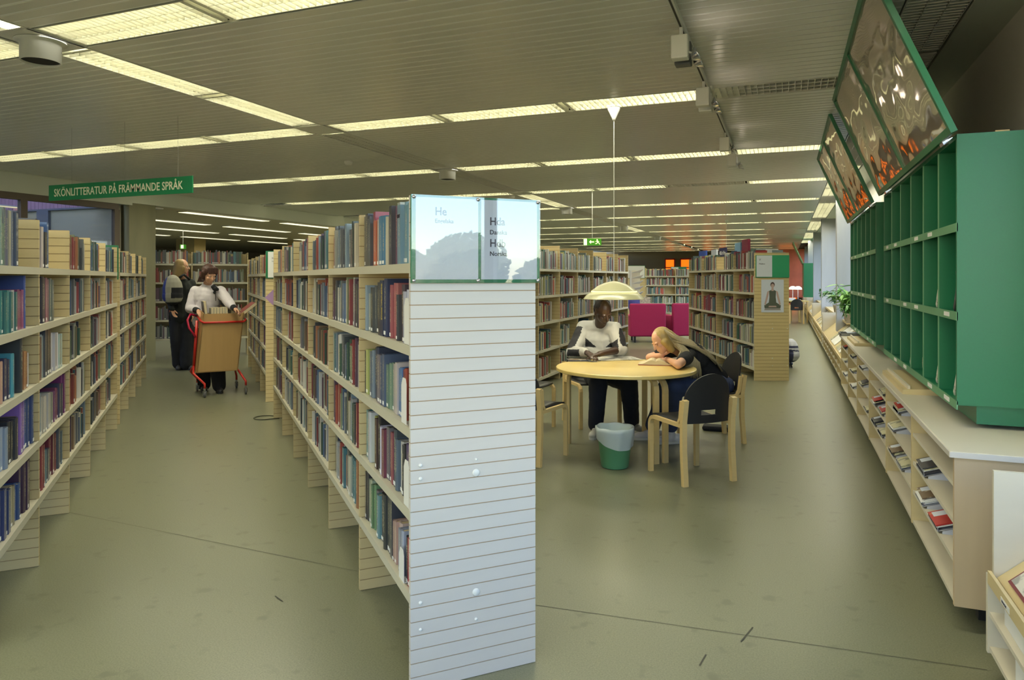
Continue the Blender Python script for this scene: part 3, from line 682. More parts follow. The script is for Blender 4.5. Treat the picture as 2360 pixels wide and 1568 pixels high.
_o = n_.nodes.new('ShaderNodeOutputMaterial'); _g = n_.nodes.new('ShaderNodeBsdfGlossy'); _t = n_.nodes.new('ShaderNodeBsdfTransparent'); _m = n_.nodes.new('ShaderNodeMixShader'); _f = n_.nodes.new('ShaderNodeMapRange'); _lw = n_.nodes.new('ShaderNodeLayerWeight'); _pw = n_.nodes.new('ShaderNodeMath'); _pw.operation = 'POWER'; _pw.inputs[1].default_value = 4
_g.inputs['Roughness'].default_value = .015; _lw.inputs['Blend'].default_value = .5; n_.links.new(_lw.outputs['Facing'], _pw.inputs[0]); n_.links.new(_pw.outputs[0], _f.inputs[0]); _f.inputs[3].default_value = .10; _f.inputs[4].default_value = 1; n_.links.new(_f.outputs[0], _m.inputs[0]); n_.links.new(_t.outputs[0], _m.inputs[1]); n_.links.new(_g.outputs[0], _m.inputs[2]); n_.links.new(_m.outputs[0], _o.inputs[0])
build(mbx(-.0195, -.017, -.262, .252, 1.48, 1.80), 'acrylic_cover', acry, sg)
for yy in (-.252, -.004, .243):
    for zz in (1.489, 1.791):
        m = MB().lathe([(0, .006), (.006, .005), (.007, 0)], n=14); m.v = [Vector((-v.z-.0195, v.x+yy, v.y+zz)) for v in m.v]; build(m, 'screw_cap', chrome, sg, True)
def Mtext(parent, s, size, y, z, mm=ink, x=-.0147, bold=0, sx=.9):
    return text(s, size, frame((x, y, z), (0, -1, 0), (0, 0, 1)), mm, parent, bold=bold, sx=sx)
Mtext(sg, 'He', .042, .163, 1.728, bold=.0006); Mtext(sg, 'Engelska', .021, .163, 1.700, sx=1, bold=.0004)
Mtext(sg, 'Hda', .042, -.052, 1.698, bold=.0006); Mtext(sg, 'Danska', .024, -.052, 1.663, sx=1, bold=.0004); Mtext(sg, 'Hdb', .042, -.052, 1.616, bold=.0006); Mtext(sg, 'Norska', .024, -.052, 1.582, sx=1, bold=.0004)
# sign on the bookcase beyond
s2 = thing('shelf_sign', 'small green edged sign reading He Engelska on the bookcase beyond the central one', 'sign', Nc.location.copy(), radians(135))
build(mbx(-.014, -.004, -.02, .25, 1.49, 1.82), 'backing_board', green_s, s2); build(mbx(-.018, -.015, 0, .225, 1.50, 1.81), 'paper_sheet', paper, s2)
Mtext(s2, 'He', .04, .18, 1.72, x=-.0187); Mtext(s2, 'Engelska', .02, .18, 1.69, x=-.0187)
lil = thing('paper_diamond', 'lilac paper square hung on its corner at the far end of the central bookcase', 'paper', P(637, 686, 7.75), radians(135))
build(MB().box(-.0015, .0015, -.085, .085, -.085, .085, Matrix.Rotation(pi/4, 4, 'X')), 'sheet', mat('lilac_paper', (172, 140, 190), .7), lil)
# green sign board edge at the end of the left case
m = mbx(3.6+.93, 3.6+.945, -.26, .26, 1.48, 1.82); gs = build(m, 'shelf_sign', green_s); gs.location = Lc.location; gs.rotation_euler = (0, 0, radians(135)); tag(gs, 'green sign board seen edge-on at the far end of the left bookcase', 'sign')
# V sign + poster
def Rt(parent, s, size, y, z, x): return text(s, size, frame((x, y, z), (0, -1, 0), (0, 0, 1)), ink, parent)
vs = thing('shelf_sign', 'white and green sign reading V Medicin on the bookcase right of the girl', 'sign', R2.location.copy(), r2a)
build(mbx(-.014, -.004, -.25, .235, 1.50, 1.825), 'backing_board', mat('sign_green_pale', (60, 150, 112), .2, coat=.5), vs); build(mbx(-.018, -.015, .0, .225, 1.51, 1.82), 'paper_sheet', paper2, vs)
Rt(vs, 'V', .045, .19, 1.745, -.0187); Rt(vs, 'Medicin', .028, .19, 1.69, -.0187)
po = thing('poster', 'poster of a woman sitting cross-legged on the V Medicin bookcase end', 'poster', R2.location.copy(), r2a)
pyc, pz0, pz1 = -.01, .995, 1.47; hwp = .163
build(mbx(-.0055, -.004, pyc-hwp, pyc+hwp, pz0, pz1), 'sheet', mat('poster_paper', (206, 214, 232), .35), po)
def flat(name, pts, mm, x=-.006):
    m = MB(); m.quad(*[(x, pyc-u, pz0+v) for u, v in pts]); build(m, name, mm, po)
skin_l = mat('print_skin', (186, 160, 160), .5); shirt = mat('print_olive', (84, 92, 84), .5); hairp = mat('print_hair', (84, 70, 74), .5)
def ell(cx, cy, a, b, n=16): return [(cx+a*cos(2*pi*k/n), cy+b*sin(2*pi*k/n)) for k in range(n)]
flat('printed_mat', [(-.12, .03), (.12, .03), (.11, .06), (-.11, .06)], mat('print_shadow', (150, 146, 150), .5), -.0058)
flat('printed_legs', [(-.115, .06), (.115, .06), (.12, .1), (.06, .14), (-.06, .14), (-.12, .1)], shirt, -.0060)
flat('printed_shin', [(-.06, .075), (.06, .075), (.05, .095), (-.05, .095)], skin_l, -.0063)
for s in (-1, 1): flat('printed_arm', [(s*.05, .315), (s*.075, .30), (s*.118, .12), (s*.1, .10), (s*.06, .24)][::s], skin_l, -.0061)
flat('printed_torso', [(-.055, .13), (.055, .13), (.045, .22), (.05, .31), (.02, .325), (-.02, .325), (-.05, .31), (-.045, .22)], shirt, -.0064)
flat('printed_neck', [(-.018, .31), (.018, .31), (.015, .36), (-.015, .36)], skin_l, -.0066)
flat('printed_hair', ell(0, .40, .032, .04), hairp, -.0067); flat('printed_face', ell(0, .385, .024, .03), skin_l, -.0069)
for (yy, zz, rr) in ((-.01, .76, .009), (-.225, .76, .007), (-.01, .33, .009), (-.225, .33, .007), (-.01, .22, .006), (-.225, .22, .006), (-.01, .83, .004)):
    m = MB().lathe([(0, .003), (rr, .002), (rr, 0)], n=12); m.v = [Vector((-v.z-.001, v.x+yy, v.y+zz)) for v in m.v]; build(m, 'cover_cap', white, R2)
# far signs
s3 = thing('shelf_sign', 'far white and green sign above the bookcase end behind the armchairs', 'sign', R3.location.copy(), radians(108))
build(mbx(-.02, -.006, -.29, .29, 1.5, 1.9), 'backing_board', green_s, s3); build(mbx(-.024, -.021, .01, .27, 1.52, 1.88), 'paper_sheet', paper, s3)
s4 = thing('shelf_sign', 'far pale sign beside the leaflet rack behind the lamp', 'sign', R5.location.copy(), radians(100))
build(mbx(-.02, -.006, -.25, .25, 1.48, 1.84), 'backing_board', green_s, s4); build(mbx(-.024, -.021, -.24, .24, 1.49, 1.83), 'paper_sheet', paper, s4)
# ---------------------------------------------------------------- hanging sign with the aisle title
hy = 5.12; hx0, hx1, hz0, hz1 = -7.22, -5.25, 2.305, 2.468
hs = thing('hanging_sign', 'long green hanging sign reading SKÖNLITTERATUR PÅ FRÄMMANDE SPRÅK', 'sign', ((hx0+hx1)/2, hy, hz0))
hl = (hx1-hx0)/2
build(mbx(-hl, hl, -.006, .006, 0, hz1-hz0), 'board', green_s, hs, bevel=.001)
tw = text('SKÖNLITTERATUR PÅ FRÄMMANDE SPRÅK', .112, frame((-hl+.08, -.0065, .043), (1, 0, 0), (0, 0, 1)), mat('sign_lettering', (215, 212, 190), .5), hs, bold=.0012)
wdt = max(v.co.x for v in tw.data.vertices)-min(v.co.x for v in tw.data.vertices); k_ = (2*hl-.2)/wdt
for v in tw.data.vertices: v.co.x = (-hl+.08)+(v.co.x-(-hl+.08))*k_
for x in (-.65, .10, .80): build(MB().tube([(x, 0, hz1-hz0), (x, 0, CH-hz0)], .0012, 5), 'wire', mat('wire', (150, 150, 150), .4), hs)
# exit sign
ex = thing('exit_sign', 'lit green exit sign with arrow and running figure hanging over the bookcases', 'exit sign', P(1365, 558, 12.6), YAW)
gl = mat('exit_green', (60, 130, 20), .4, emit=(50, 140, 20), es=.5); gw = mat('exit_light', (255, 255, 200), .4, emit=(250, 255, 190), es=1.2)
build(mbx(-.16, .16, -.02, .02, -.062, .062), 'housing', gl, ex)
build(mbx(-.155, -.098, -.023, -.0205, -.055, .055), 'blank_panel', gw, ex)
def exf(name, pts): build(MB().quad(*[(x, -.0235, z) for x, z in pts]), name, gw, ex)
exf('arrow_head', [(-.06, 0), (-.025, -.035), (-.025, .035)]); exf('arrow_shaft', [(-.03, -.01), (.03, -.01), (.03, .01), (-.03, .01)])
exf('figure_head', [(.085+.012*cos(a*pi/4), .038+.012*sin(a*pi/4)) for a in range(8)])
exf('figure_body', [(.085, -.012), (.106, -.01), (.10, .024), (.078, .022)]); exf('figure_arm', [(.078, .022), (.052, .006), (.056, 0), (.084, .012)]); exf('figure_arm', [(.10, .02), (.124, .002), (.12, -.004), (.098, .008)])
exf('figure_leg', [(.086, -.008), (.066, -.028), (.05, -.026), (.05, -.034), (.07, -.038), (.098, -.014)]); exf('figure_leg', [(.098, -.012), (.118, -.03), (.132, -.05), (.14, -.046), (.126, -.024), (.106, -.006)])
build(MB().tube([(0, 0, .06), (0, 0, CH-ex.location.z)], .004, 6), 'rod', white, ex)
e2 = thing('exit_sign', 'small green exit sign glowing far behind the girl with the backpack', 'exit sign', P(422, 569, 19), YAW)
build(mbx(-.06, .06, -.05, .05, -.06, .06), 'housing', gl, e2); build(mbx(-.035, .035, -.053, -.051, -.045, .045), 'figure_panel', gw, e2); build(MB().tube([(0, 0, .06), (0, 0, 2.8-e2.location.z)], .006, 6), 'rod', white, e2)
# ---------------------------------------------------------------- green newspaper units with raised lids
UX = .776; UD = WX-.02-UX
def green_unit(y0, cols, cw, zs, zb, lid, label, lid_y=None, lab2=None, lid_gap=.0):
    t = thing('newspaper_cabinet', label, 'newspaper cabinet', (UX, y0, zb)); L = cw*cols
    Z0, Z1 = zs[0]-zb, zs[-1]-zb
    build(mbx(0, UD, 0, .022, Z0-.005, Z1+.01), 'side_panel', green, t); build(mbx(0, UD, L-.022, L, Z0-.005, Z1+.01), 'side_panel', green, t)
    build(mbx(.09, UD, .04, L-.04, 0, Z0-.005), 'plinth', green, t); build(mbx(UD-.01, UD, .022, L-.022, Z0, Z1), 'back_panel', green, t)
    build(mbx(0, UD, .022, L-.022, Z1-.012, Z1+.01), 'top_panel', green, t)
    for k in range(1, cols):
        m = mbx(.004, UD-.01, k*cw-.008, k*cw+.008, Z0, Z1-.012); m.mi = 1; m.box(0, .004, k*cw-.009, k*cw+.009, Z0, Z1-.012); build(m, 'divider', [green, green_e], t)
    for j, z in enumerate(zs[:-1]):
        z -= zb; m = mbx(.004, UD-.01, .022, L-.022, z-.012, z+.006); m.mi = 1; m.box(-.002, .004, .0, L, z-.03, z+.012)
        sh = build(m, 'shelf', [green, green_e], t)
        for k in range(cols):
            if (k+j) % 3 != 2: build(mbx(-.004, -.002, (k+.35)*cw, (k+.62)*cw, z-.018, z+.004), 'shelf_label', paper, sh)
    return t
ZS = [.885, 1.32, 1.755, 2.19]
gu1 = green_unit(3.98, 6, .4567, ZS, .785, None, 'near green newspaper cabinet with open pigeonholes standing on the long counter')
gu2 = green_unit(7.30, 6, .46, ZS, .785, None, 'second green newspaper cabinet, farther along the long counter')
# glossy lids
lidg = bpy.data.materials.new('lid_acrylic'); lidg.use_nodes = True; n_ = lidg.node_tree; b_ = n_.nodes['Principled BSDF']
b_.inputs['Base Color'].default_value = srgb((208, 198, 180)); b_.inputs['Roughness'].default_value = .05; b_.inputs['Metallic'].default_value = .75
_tc = n_.nodes.new('ShaderNodeTexCoord'); _mp = n_.nodes.new('ShaderNodeMapping'); _mp.inputs['Scale'].default_value = (1.4, 1.4, 3.4); _nz = n_.nodes.new('ShaderNodeTexNoise'); _nz.inputs['Scale'].default_value = 1.3; _nz.inputs['Detail'].default_value = 1
_bp = n_.nodes.new('ShaderNodeBump'); _bp.inputs['Strength'].default_value = .2; _bp.inputs['Distance'].default_value = .12
n_.links.new(_tc.outputs['Object'], _mp.inputs[0]); n_.links.new(_mp.outputs[0], _nz.inputs[0]); n_.links.new(_nz.outputs[0], _bp.inputs['Height']); n_.links.new(_bp.outputs[0], b_.inputs['Normal'])
def lid(y0, y1, label, tilt, Lh=.93):
    t = thing('cabinet_lid', label, 'cabinet lid', (UX-.012, y0, 2.205)); t.rotation_euler = (0, -tilt, 0)
    L = y1-y0; w_ = .035; d = .03
    build(mbx(-d, 0, 0, w_, 0, Lh), 'frame_side', green, t); build(mbx(-d, 0, L-w_, L, 0, Lh), 'frame_side', green, t)
    build(mbx(-d, 0, w_, L-w_, 0, w_), 'frame_rail', green, t); build(mbx(-d, 0, w_, L-w_, Lh-w_, Lh), 'frame_rail', green, t)
    build(mbx(-d, 0, L/2-.015, L/2+.015, w_, Lh-w_), 'mullion', green, t)
    for a, b in ((w_, L/2-.015), (L/2+.015, L-w_)): build(mbx(-d+.012, -d+.018, a, b, w_, Lh-w_), 'acrylic_pane', lidg, t)
    for a in (.3, L-.3): build(mbx(-.02, .03, a-.04, a+.04, -.02, 0), 'hinge', chrome, t)
    return t
lid(3.90, 6.72, 'large raised green framed lid with reflective panes over the near cabinet', radians(23))
lid(7.30, 10.02, 'smaller raised green framed lid with reflective panes over the second cabinet', radians(23))
wb = tag(build(mbx(-.03, .03, -.06, .06, 0, .025), 'wood_block', birch, None, loc=(.99, 4.15, 2.201)), 'small wooden block lying on top of the near green cabinet', 'block')
# newspapers in the pigeonholes
rn = random.Random(5)
cells = [(3.98, 0, 0, 'curved'), (3.98, 1, 0, 'lean'), (3.98, 2, 0, 'roll'), (3.98, 3, 0, 'lean'), (3.98, 0, 1, 'dark'), (3.98, 1, 1, 'lean'), (3.98, 3, 1, 'small'), (3.98, 4, 1, 'small'), (3.98, 2, 2, 'small'), (3.98, 0, 2, 'small'), (7.30, 0, 0, 'small'), (7.30, 1, 0, 'lean'), (7.30, 2, 0, 'small'), (7.30, 0, 1, 'small')]
colw = ['nearest', 'second', 'third', 'fourth', 'fifth', 'sixth']; rwn = ['bottom', 'middle', 'top']
for (yy, k, j, kind) in cells:
    y = yy+k*(.4567 if yy < 5 else .46)+.03; z = ZS[j]+.008
    hgt = {'curved': .36, 'lean': .3, 'roll': .1, 'dark': .2, 'small': .13}[kind]; t_ = .03
    if kind == 'roll':
        m = MB().tube([(.01, 0, .07), (.30, 0, .07)], .065, 14); m.tube([(.008, 0, .07), (.012, 0, .07)], .04, 12)
        o = build(m, 'newspaper', news, None, True, (UX+.02, y+.12, z-.003))
    else:
        pts = [(0, 0), (-.04*hgt, hgt*.35), (.0, hgt*.7), (.05, hgt)] if kind != 'small' else [(0, 0), (.02, hgt)]
        M = Matrix(((0, 1, 0, 0), (1, 0, 0, 0), (0, 0, 1, 0), (0, 0, 0, 1)))
        m = MB(); path = [(p[0]+ (.20 if kind != 'small' else .1)-p[1]*.55, p[1]) for p in pts]
        m.strip(path, .30, t_, M); o = build(m, 'newspaper', mag_mats[0] if kind == 'dark' else news, None, False, (UX+.18, y, z+.008))
    tag(o, '%s newspaper in the %s column, %s row of the %s green cabinet' % ({'curved': 'tall bulging', 'lean': 'slumped', 'roll': 'rolled', 'dark': 'dark slumped', 'small': 'low folded'}[kind], colw[k], rwn[j], 'near' if yy < 5 else 'second'), 'newspaper', 'newspapers in the green cabinets')
# ---------------------------------------------------------------- long low counter
CXF, CYN, CB, CBN = .665, 3.46, 1.10, 6
ct = thing('magazine_counter', 'long low birch counter with open magazine shelves along the right wall', 'counter', (CXF, CYN, 0))
L = CB*CBN; cd_ = WX-.02-CXF
build(mbx(-.02, cd_, -.02, L+.02, .738, .765), 'worktop', birch_l, ct, bevel=.006)
build(mbx(-.022, -.019, -.02, L+.02, .74, .763).box(-.02, cd_, -.022, -.019, .74, .763), 'edge_band', mat('edge_band', (206, 200, 190), .4), ct)
build(mbx(0, cd_, 0, .025, .105, .738), 'side_panel', mat('side_veneer', (196, 174, 140), .5, noise=((30, 30, 2), .05, 3)), ct)
for k in range(1, CBN+1): build(mbx(0, cd_, k*CB-.014, k*CB+.014, .105, .738), 'divider', birch, ct)
for k in range(CBN):
    for z in (.105, .275, .44, .60):
        a = k*CB+(.025 if k == 0 else .014); build(mbx(.006, cd_, a, (k+1)*CB-.014, z, z+.018), 'shelf', birch_l, ct)
build(mbx(cd_-.012, cd_, .025, L, .105, .738), 'back_panel', birch, ct)
for k in range(4): build(mbx(.12, .17, .15+k*L/3.2, .20+k*L/3.2, 0, .105), 'foot', black, ct)
# magazines: stacks lying in tilted white holders
hold = mat('holder_white', (196, 200, 212), .4)
mg = [(0, .458, .86, 0, 'dark', 5), (0, .293, .90, 0, 'brown', 5), (0, .293, .42, 1, 'red', 3), (1, .618, .62, 2, 'red', 5), (1, .458, .90, 0, 'pale', 3), (1, .293, .90, 0, 'brown', 3), (1, .293, .45, 1, 'pale', 3),
      (2, .618, .20, 0, 'pale', 2), (2, .458, .80, 3, 'red', 5), (2, .458, .3, 0, 'red', 3), (2, .293, .85, 1, 'dark', 3), (2, .123+.17, .3, 1, 'pale', 2), (3, .458, .8, 0, 'dark', 3), (3, .618, .8, 0, 'white', 1), (3, .293, .25, 0, 'pale', 1), (4, .618, .7, 0, 'pale', 2), (4, .458, .7, 0, 'pale', 2), (4, .293, .7, 0, 'white', 2), (5, .618, .6, 0, 'red', 3), (5, .458, .6, 0, 'pale', 2), (5, .293, .6, 0, 'white', 1)]
mcol = {'dark': mag_mats[0], 'red': mag_mats[1], 'pale': mag_mats[2], 'brown': mag_mats[3], 'white': paper}
hw = .22; zw = {.618: 'top', .458: 'middle', .293: 'low'}
for (k, z, fr, sh, cn, n) in mg:
    y = CYN+k*CB+fr*(CB-.3)+.02
    zn = zw[min(zw, key=lambda v: abs(v-z))]
    h = thing('magazine_holder', 'white wedge holder, bay %s from the near end, %s shelf, %s' % (ORD1[k], zn, 'far side' if fr > .55 else 'near side'), 'magazine holder', (CXF+.0, y, z))
    M = Matrix(((0, 0, 1, 0), (1, 0, 0, 0), (0, 1, 0, 0), (0, 0, 0, 1)))
    # tray tilting down to the front, with a triangular cheek
    build(MB().quad((.0, 0, .008), (.28, 0, .10), (.28, hw, .10), (.0, hw, .008)).quad((0, 0, .012), (0, hw, .012), (0, hw, .03), (0, 0, .03)), 'tray', hold, h)
    build(mbx(0, .002, 0, hw, .008, .03), 'front_lip', hold, h)
    build(MB().prism([(.02, 0), (.28, 0), (.28, .10), (.02, .012)], -.003, 0, Matrix(((1, 0, 0, 0), (0, 0, -1, 0), (0, 1, 0, 0), (0, 0, 0, 1)))), 'cheek', hold, h)
    for i in range(n):
        a = atan2(.092, .28); m = mbx(-.115, .115, -.1, .1, 0, .006)
        o = build(m, 'magazine', mcol[cn] if i == n-1 else rn.choice([paper, mag_mats[2], mag_mats[0]])); o.location = (CXF+.115+rn.uniform(-.012, .006), y+.11+rn.uniform(-.006, .006), z+.052+i*.0068); o.rotation_euler = (0, -a, rn.uniform(-.03, .03))
        tag(o, ('%s magazine, topmost in holder' if i == n-1 else 'magazine under the %s one, layer '+('two', 'three', 'four', 'five', 'six')[min(n-2-i, 4)]+', holder') % cn + ' of bay %s, %s shelf %s' % (ORD1[k], zn, 'far' if fr > .55 else 'near'), 'magazine', 'magazines in the long counter')
        if i == n-1 and cn in ('dark', 'red', 'brown') and k < 3:
            build(mbx(-.10, -.02, .02, .085, .0061, .0066), 'barcode_label', paper2, o)
        if i == n-1 and k == 1 and cn == 'red': text('På', .09, Matrix.Translation((-.03, -.03, .0066)) @ Matrix.Rotation(-pi/2, 4, 'Z'), mat('yellow_print', (220, 200, 60), .5), o, bold=.002)
        if i == n-1 and k == 0 and cn == 'brown': text('SIGHT', .045, Matrix.Translation((-.01, .07, .0066)) @ Matrix.Rotation(-pi/2, 4, 'Z'), paper, o, bold=.002)
# reading boards and rack tray on the counter
for (y, ln, lab) in ((5.02, 1.0, 'sloping birch reading board with ledge lying on the counter, the nearer one'), (8.35, 1.0, 'birch reading board with ledge farther along the counter')):
    t = thing('reading_board', lab, 'reading board', (CXF+.02, y, .765))
    build(MB().prism([(0, 0), (.30, 0), (.30, .045), (0, .03)], 0, ln, Matrix(((1, 0, 0, 0), (0, 0, 1, 0), (0, 1, 0, 0), (0, 0, 0, 1)))), 'board', birch, t)
    build(mbx(.03, .045, .02, ln-.02, .03, .052), 'ledge', birch_l, t)
t = thing('metal_tray', 'grey metal tray with a white sheet at the far end of the counter', 'tray', (CXF-.03, 9.72, .766))
build(mbx(0, .42, 0, .32, 0, .006).box(0, .008, 0, .32, .006, .035).box(0, .42, 0, .008, .006, .035).box(0, .42, .312, .32, .006, .035), 'tray', mat('tray_steel', (120, 120, 116), .3, metal=.6), t)
tag(build(mbx(.08, .38, .03, .28, .036, .038).box(.1, .36, .06, .26, .006, .036), 'paper_stack', paper2, None, loc=(CXF-.03, 9.72, .7665)), 'white printed sheets lying on the grey metal tray', 'papers')
tag(build(mbx(0, .22, 0, .16, 0, .012), 'blue_folder', mat('blue_folder', (90, 130, 220), .4), None, loc=(.93, 6.95, .766)), 'light blue folder on the counter in the gap between the green cabinets', 'folder')
# ---------------------------------------------------------------- newspaper racks (far ones along the window, and the near one at the right edge)
def rack(y0, y1, label, word, papers=True, X=.69, seed=1, low=True):
    r = random.Random(seed); t = thing('newspaper_rack', label, 'newspaper rack', (X, y0, 0)); L = y1-y0; D = WX-.03-X
    for y in (0, L-.022): build(mbx(.0, D, y, y+.022, .09, .385).box(.02 if y else 0, D, y+.001, y+.021, .385, .775), 'end_board', birch_l, t)
    build(mbx(0, .035, .022, L-.022, .352, .375).box(0, .012, .022, L-.022, .375, .40), 'front_rail', birch, t)
    build(MB().quad((.03, .022, .377), (D-.08, .022, .74), (D-.08, L-.022, .74), (.03, L-.022, .377)).quad((.03, .022, .365), (.03, L-.022, .365), (D-.08, L-.022, .728), (D-.08, .022, .728)), 'sloping_board', birch, t)
    for z in (.10, .23): build(mbx(.006, D, .022, L-.022, z, z+.016), 'shelf', birch_l, t)
    n = max(2, int(L/.55))
    for k in range(1, n): build(mbx(.004, D-.05, k*L/n-.008, k*L/n+.008, .116, .35), 'divider', birch, t)
    a = atan2(.363, D-.11)
    if papers:
        y = y0+.35; i = 0
        while y < y1-.25 and i < 9:
            o = build(mbx(0, .40, -.14, .14, 0, .012), 'newspaper', r.choice([news, news, paper, mag_mats[2]])); o.location = (X+.055-.014*sin(a), y, .395); o.rotation_euler = (0, -a, r.uniform(-.05, .05))
            tag(o, 'pale newspaper leaning on the %s rack, %s from its near end' % (word, ORD1[i]), 'newspaper', 'newspapers on the %s rack' % word); y += r.choice((.30, .32, .62)); i += 1
    if low:
        for k in range(n):
            for z in (.117, .247):
                if r.random() < .8:
                    o = build(mbx(.02, .22, 0, .16, 0, .008).box(.03, .22, .01, .15, .008, .05), 'pamphlet_stack', r.choice([paper, paper, mag_mats[2]]), None, loc=(X, y0+(k+.3)*L/n, z))
                    tag(o, 'pale pamphlets in the %s rack, %s section, %s shelf' % (word, ORD1[k], 'lower' if z < .2 else 'upper'), 'pamphlets', 'pamphlets in the %s rack' % word)
    return t
rack(10.15, 15.9, 'birch newspaper rack with sloping board just beyond the long counter', 'first far', seed=2)
rack(15.95, 21.9, 'birch newspaper rack beyond the first one under the concrete fins', 'second far', seed=3)
rack(21.95, 27.9, 'third birch newspaper rack receding under the concrete fins', 'third far', seed=4)
rack(27.95, 33.9, 'farthest birch newspaper rack by the window wall', 'farthest', seed=6)
nr = rack(1.35, 3.13, 'birch display rack cut off by the right picture edge', 'near', papers=False, X=.705, low=False)
a_ = atan2(.363, WX-.03-.705-.11)
for i, (y, mm) in enumerate(((2.72, mag_mats[2]), (2.36, mag_mats[3]))):
    t = thing('bound_newspaper', ('maroon edged framed newspaper page leaning on the near rack', 'second framed page on the near rack, closer to the camera')[i], 'newspaper', (.705+.05, y, .392)); t.rotation_euler = (0, -a_, 0)
    build(mbx(0, .36, 0, .30, 0, .012), 'cover', mat('maroon', (110, 30, 46), .4), t); build(mbx(.012, .35, .012, .288, .012, .014), 'page', news, t)
for i, (z, y, h_) in enumerate(((.247, 2.75, .1), (.116, 2.62, .09), (.247, 2.3, .07))):
    o = build(mbx(.03, .25, 0, .26, 0, h_), 'paper_stack', paper, None, loc=(.705, y, z)); tag(o, ('stack of white papers on the upper shelf of the near rack', 'stack of white papers on the bottom shelf of the near rack', 'low stack of white papers nearest the camera on the near rack')[i], 'papers')
for y in (2.98, 2.62):
    lb = build(mbx(-.0015, 0, -.05, .05, .358, .378), 'shelf_label', paper, nr); lb.location = (0, y-1.35-.1, 0)
    text('TIDNINGAR', .0105, frame((-.002, y-1.35-.062, .364), (0, -1, 0), (0, 0, 1)), ink, nr)
# ---------------------------------------------------------------- plants on the sill
leafm = mat('leaf_green', (70, 120, 60), .45); leafm2 = mat('leaf_bright', (120, 170, 90), .45); potm = mat('clay_pot', (190, 180, 165), .7)
def plant(loc, hgt, spread, n, label, mm, seed, name='potted_plant', droop=1):
    r = random.Random(seed); t = thing(name, label, 'plant', loc)
    build(MB().lathe([(0, 0), (.07, 0), (.09, .14), (.1, .14), (.1, .16), (.085, .16), (.08, .13), (0, .13)], n=20), 'pot', potm, t, True)
    me = []
    for v in range(2):
        m = MB(); N = 6; ll = .15*(1+.4*v)
        for i in range(N): 
            s = i/(N-1); w_ = .026*sin(pi*min(1, s*1.02+.03))+.001; m.v += [Vector((s*ll, -w_, -.05*s*s+.005)), Vector((s*ll, 0, -.05*s*s)), Vector((s*ll, w_, -.05*s*s+.005))]
        for i in range(N-1):
            for k in (0, 1): m.f.append((i*3+k, i*3+k+1, (i+1)*3+k+1, (i+1)*3+k)); m.m.append(0)
        me.append(m.mesh('leaf', mm))
    for s in range(7):
        a = r.uniform(0, 2*pi); rad = spread*r.uniform(.3, 1); top = Vector((cos(a)*rad, sin(a)*rad, hgt*r.uniform(.6, 1)))
        pts = [Vector((0, 0, .12)).lerp(top, u)+Vector((0, 0, .06*sin(pi*u))) for u in (0, .33, .66, 1)]
        st = build(MB().tube(pts, .004, 5), 'stem', leafm, t)
        for k in range(n//7):
            u = r.uniform(.3, 1); p = Vector((0, 0, .12)).lerp(top, u)+Vector((0, 0, .06*sin(pi*u)))
            o = link('leaf', me[r.randrange(2)], st, p); o.rotation_euler = (r.uniform(-.5, .5), r.uniform(-.4, .9)*droop, r.uniform(0, 2*pi))
plant((1.05, 16.9, .745), .62, .34, 126, 'bushy green potted plant on the sill between the first two fins', leafm, 3)
plant((1.02, 13.55, .745), .66, .30, 126, 'bright ferny potted plant beside the far end of the green cabinets', leafm2, 4)
plant((1.0, 12.85, .745), .33, .13, 84, 'low dark green potted plant at the foot of the bright ferny one', leafm, 8)
plant((1.1, 24.0, .745), .45, .2, 49, 'small potted plant on the sill farther back', leafm, 5)
ph = thing('leaflet_board', 'upright acrylic leaflet board leaning beside the ferny plant', 'leaflet board', (1.0, 12.2, .745)); ph.rotation_euler = (0, radians(24), 0)
build(mbx(0, .02, 0, .4, 0, .5), 'panel', paper2, ph)
for i, (c_, n_) in enumerate((((44, 44, 50), 'black'), ((190, 180, 40), 'yellow'))):
    o = build(mbx(0, .02, 0, .2, 0, .24), 'folder', mat('folder_'+n_, c_, .5), None, loc=(1.03+.05*i, 11.95, .766)); o.rotation_euler = (0, radians(22), 0); tag(o, '%s folder leaning at the far end of the green cabinets' % n_, 'folder')
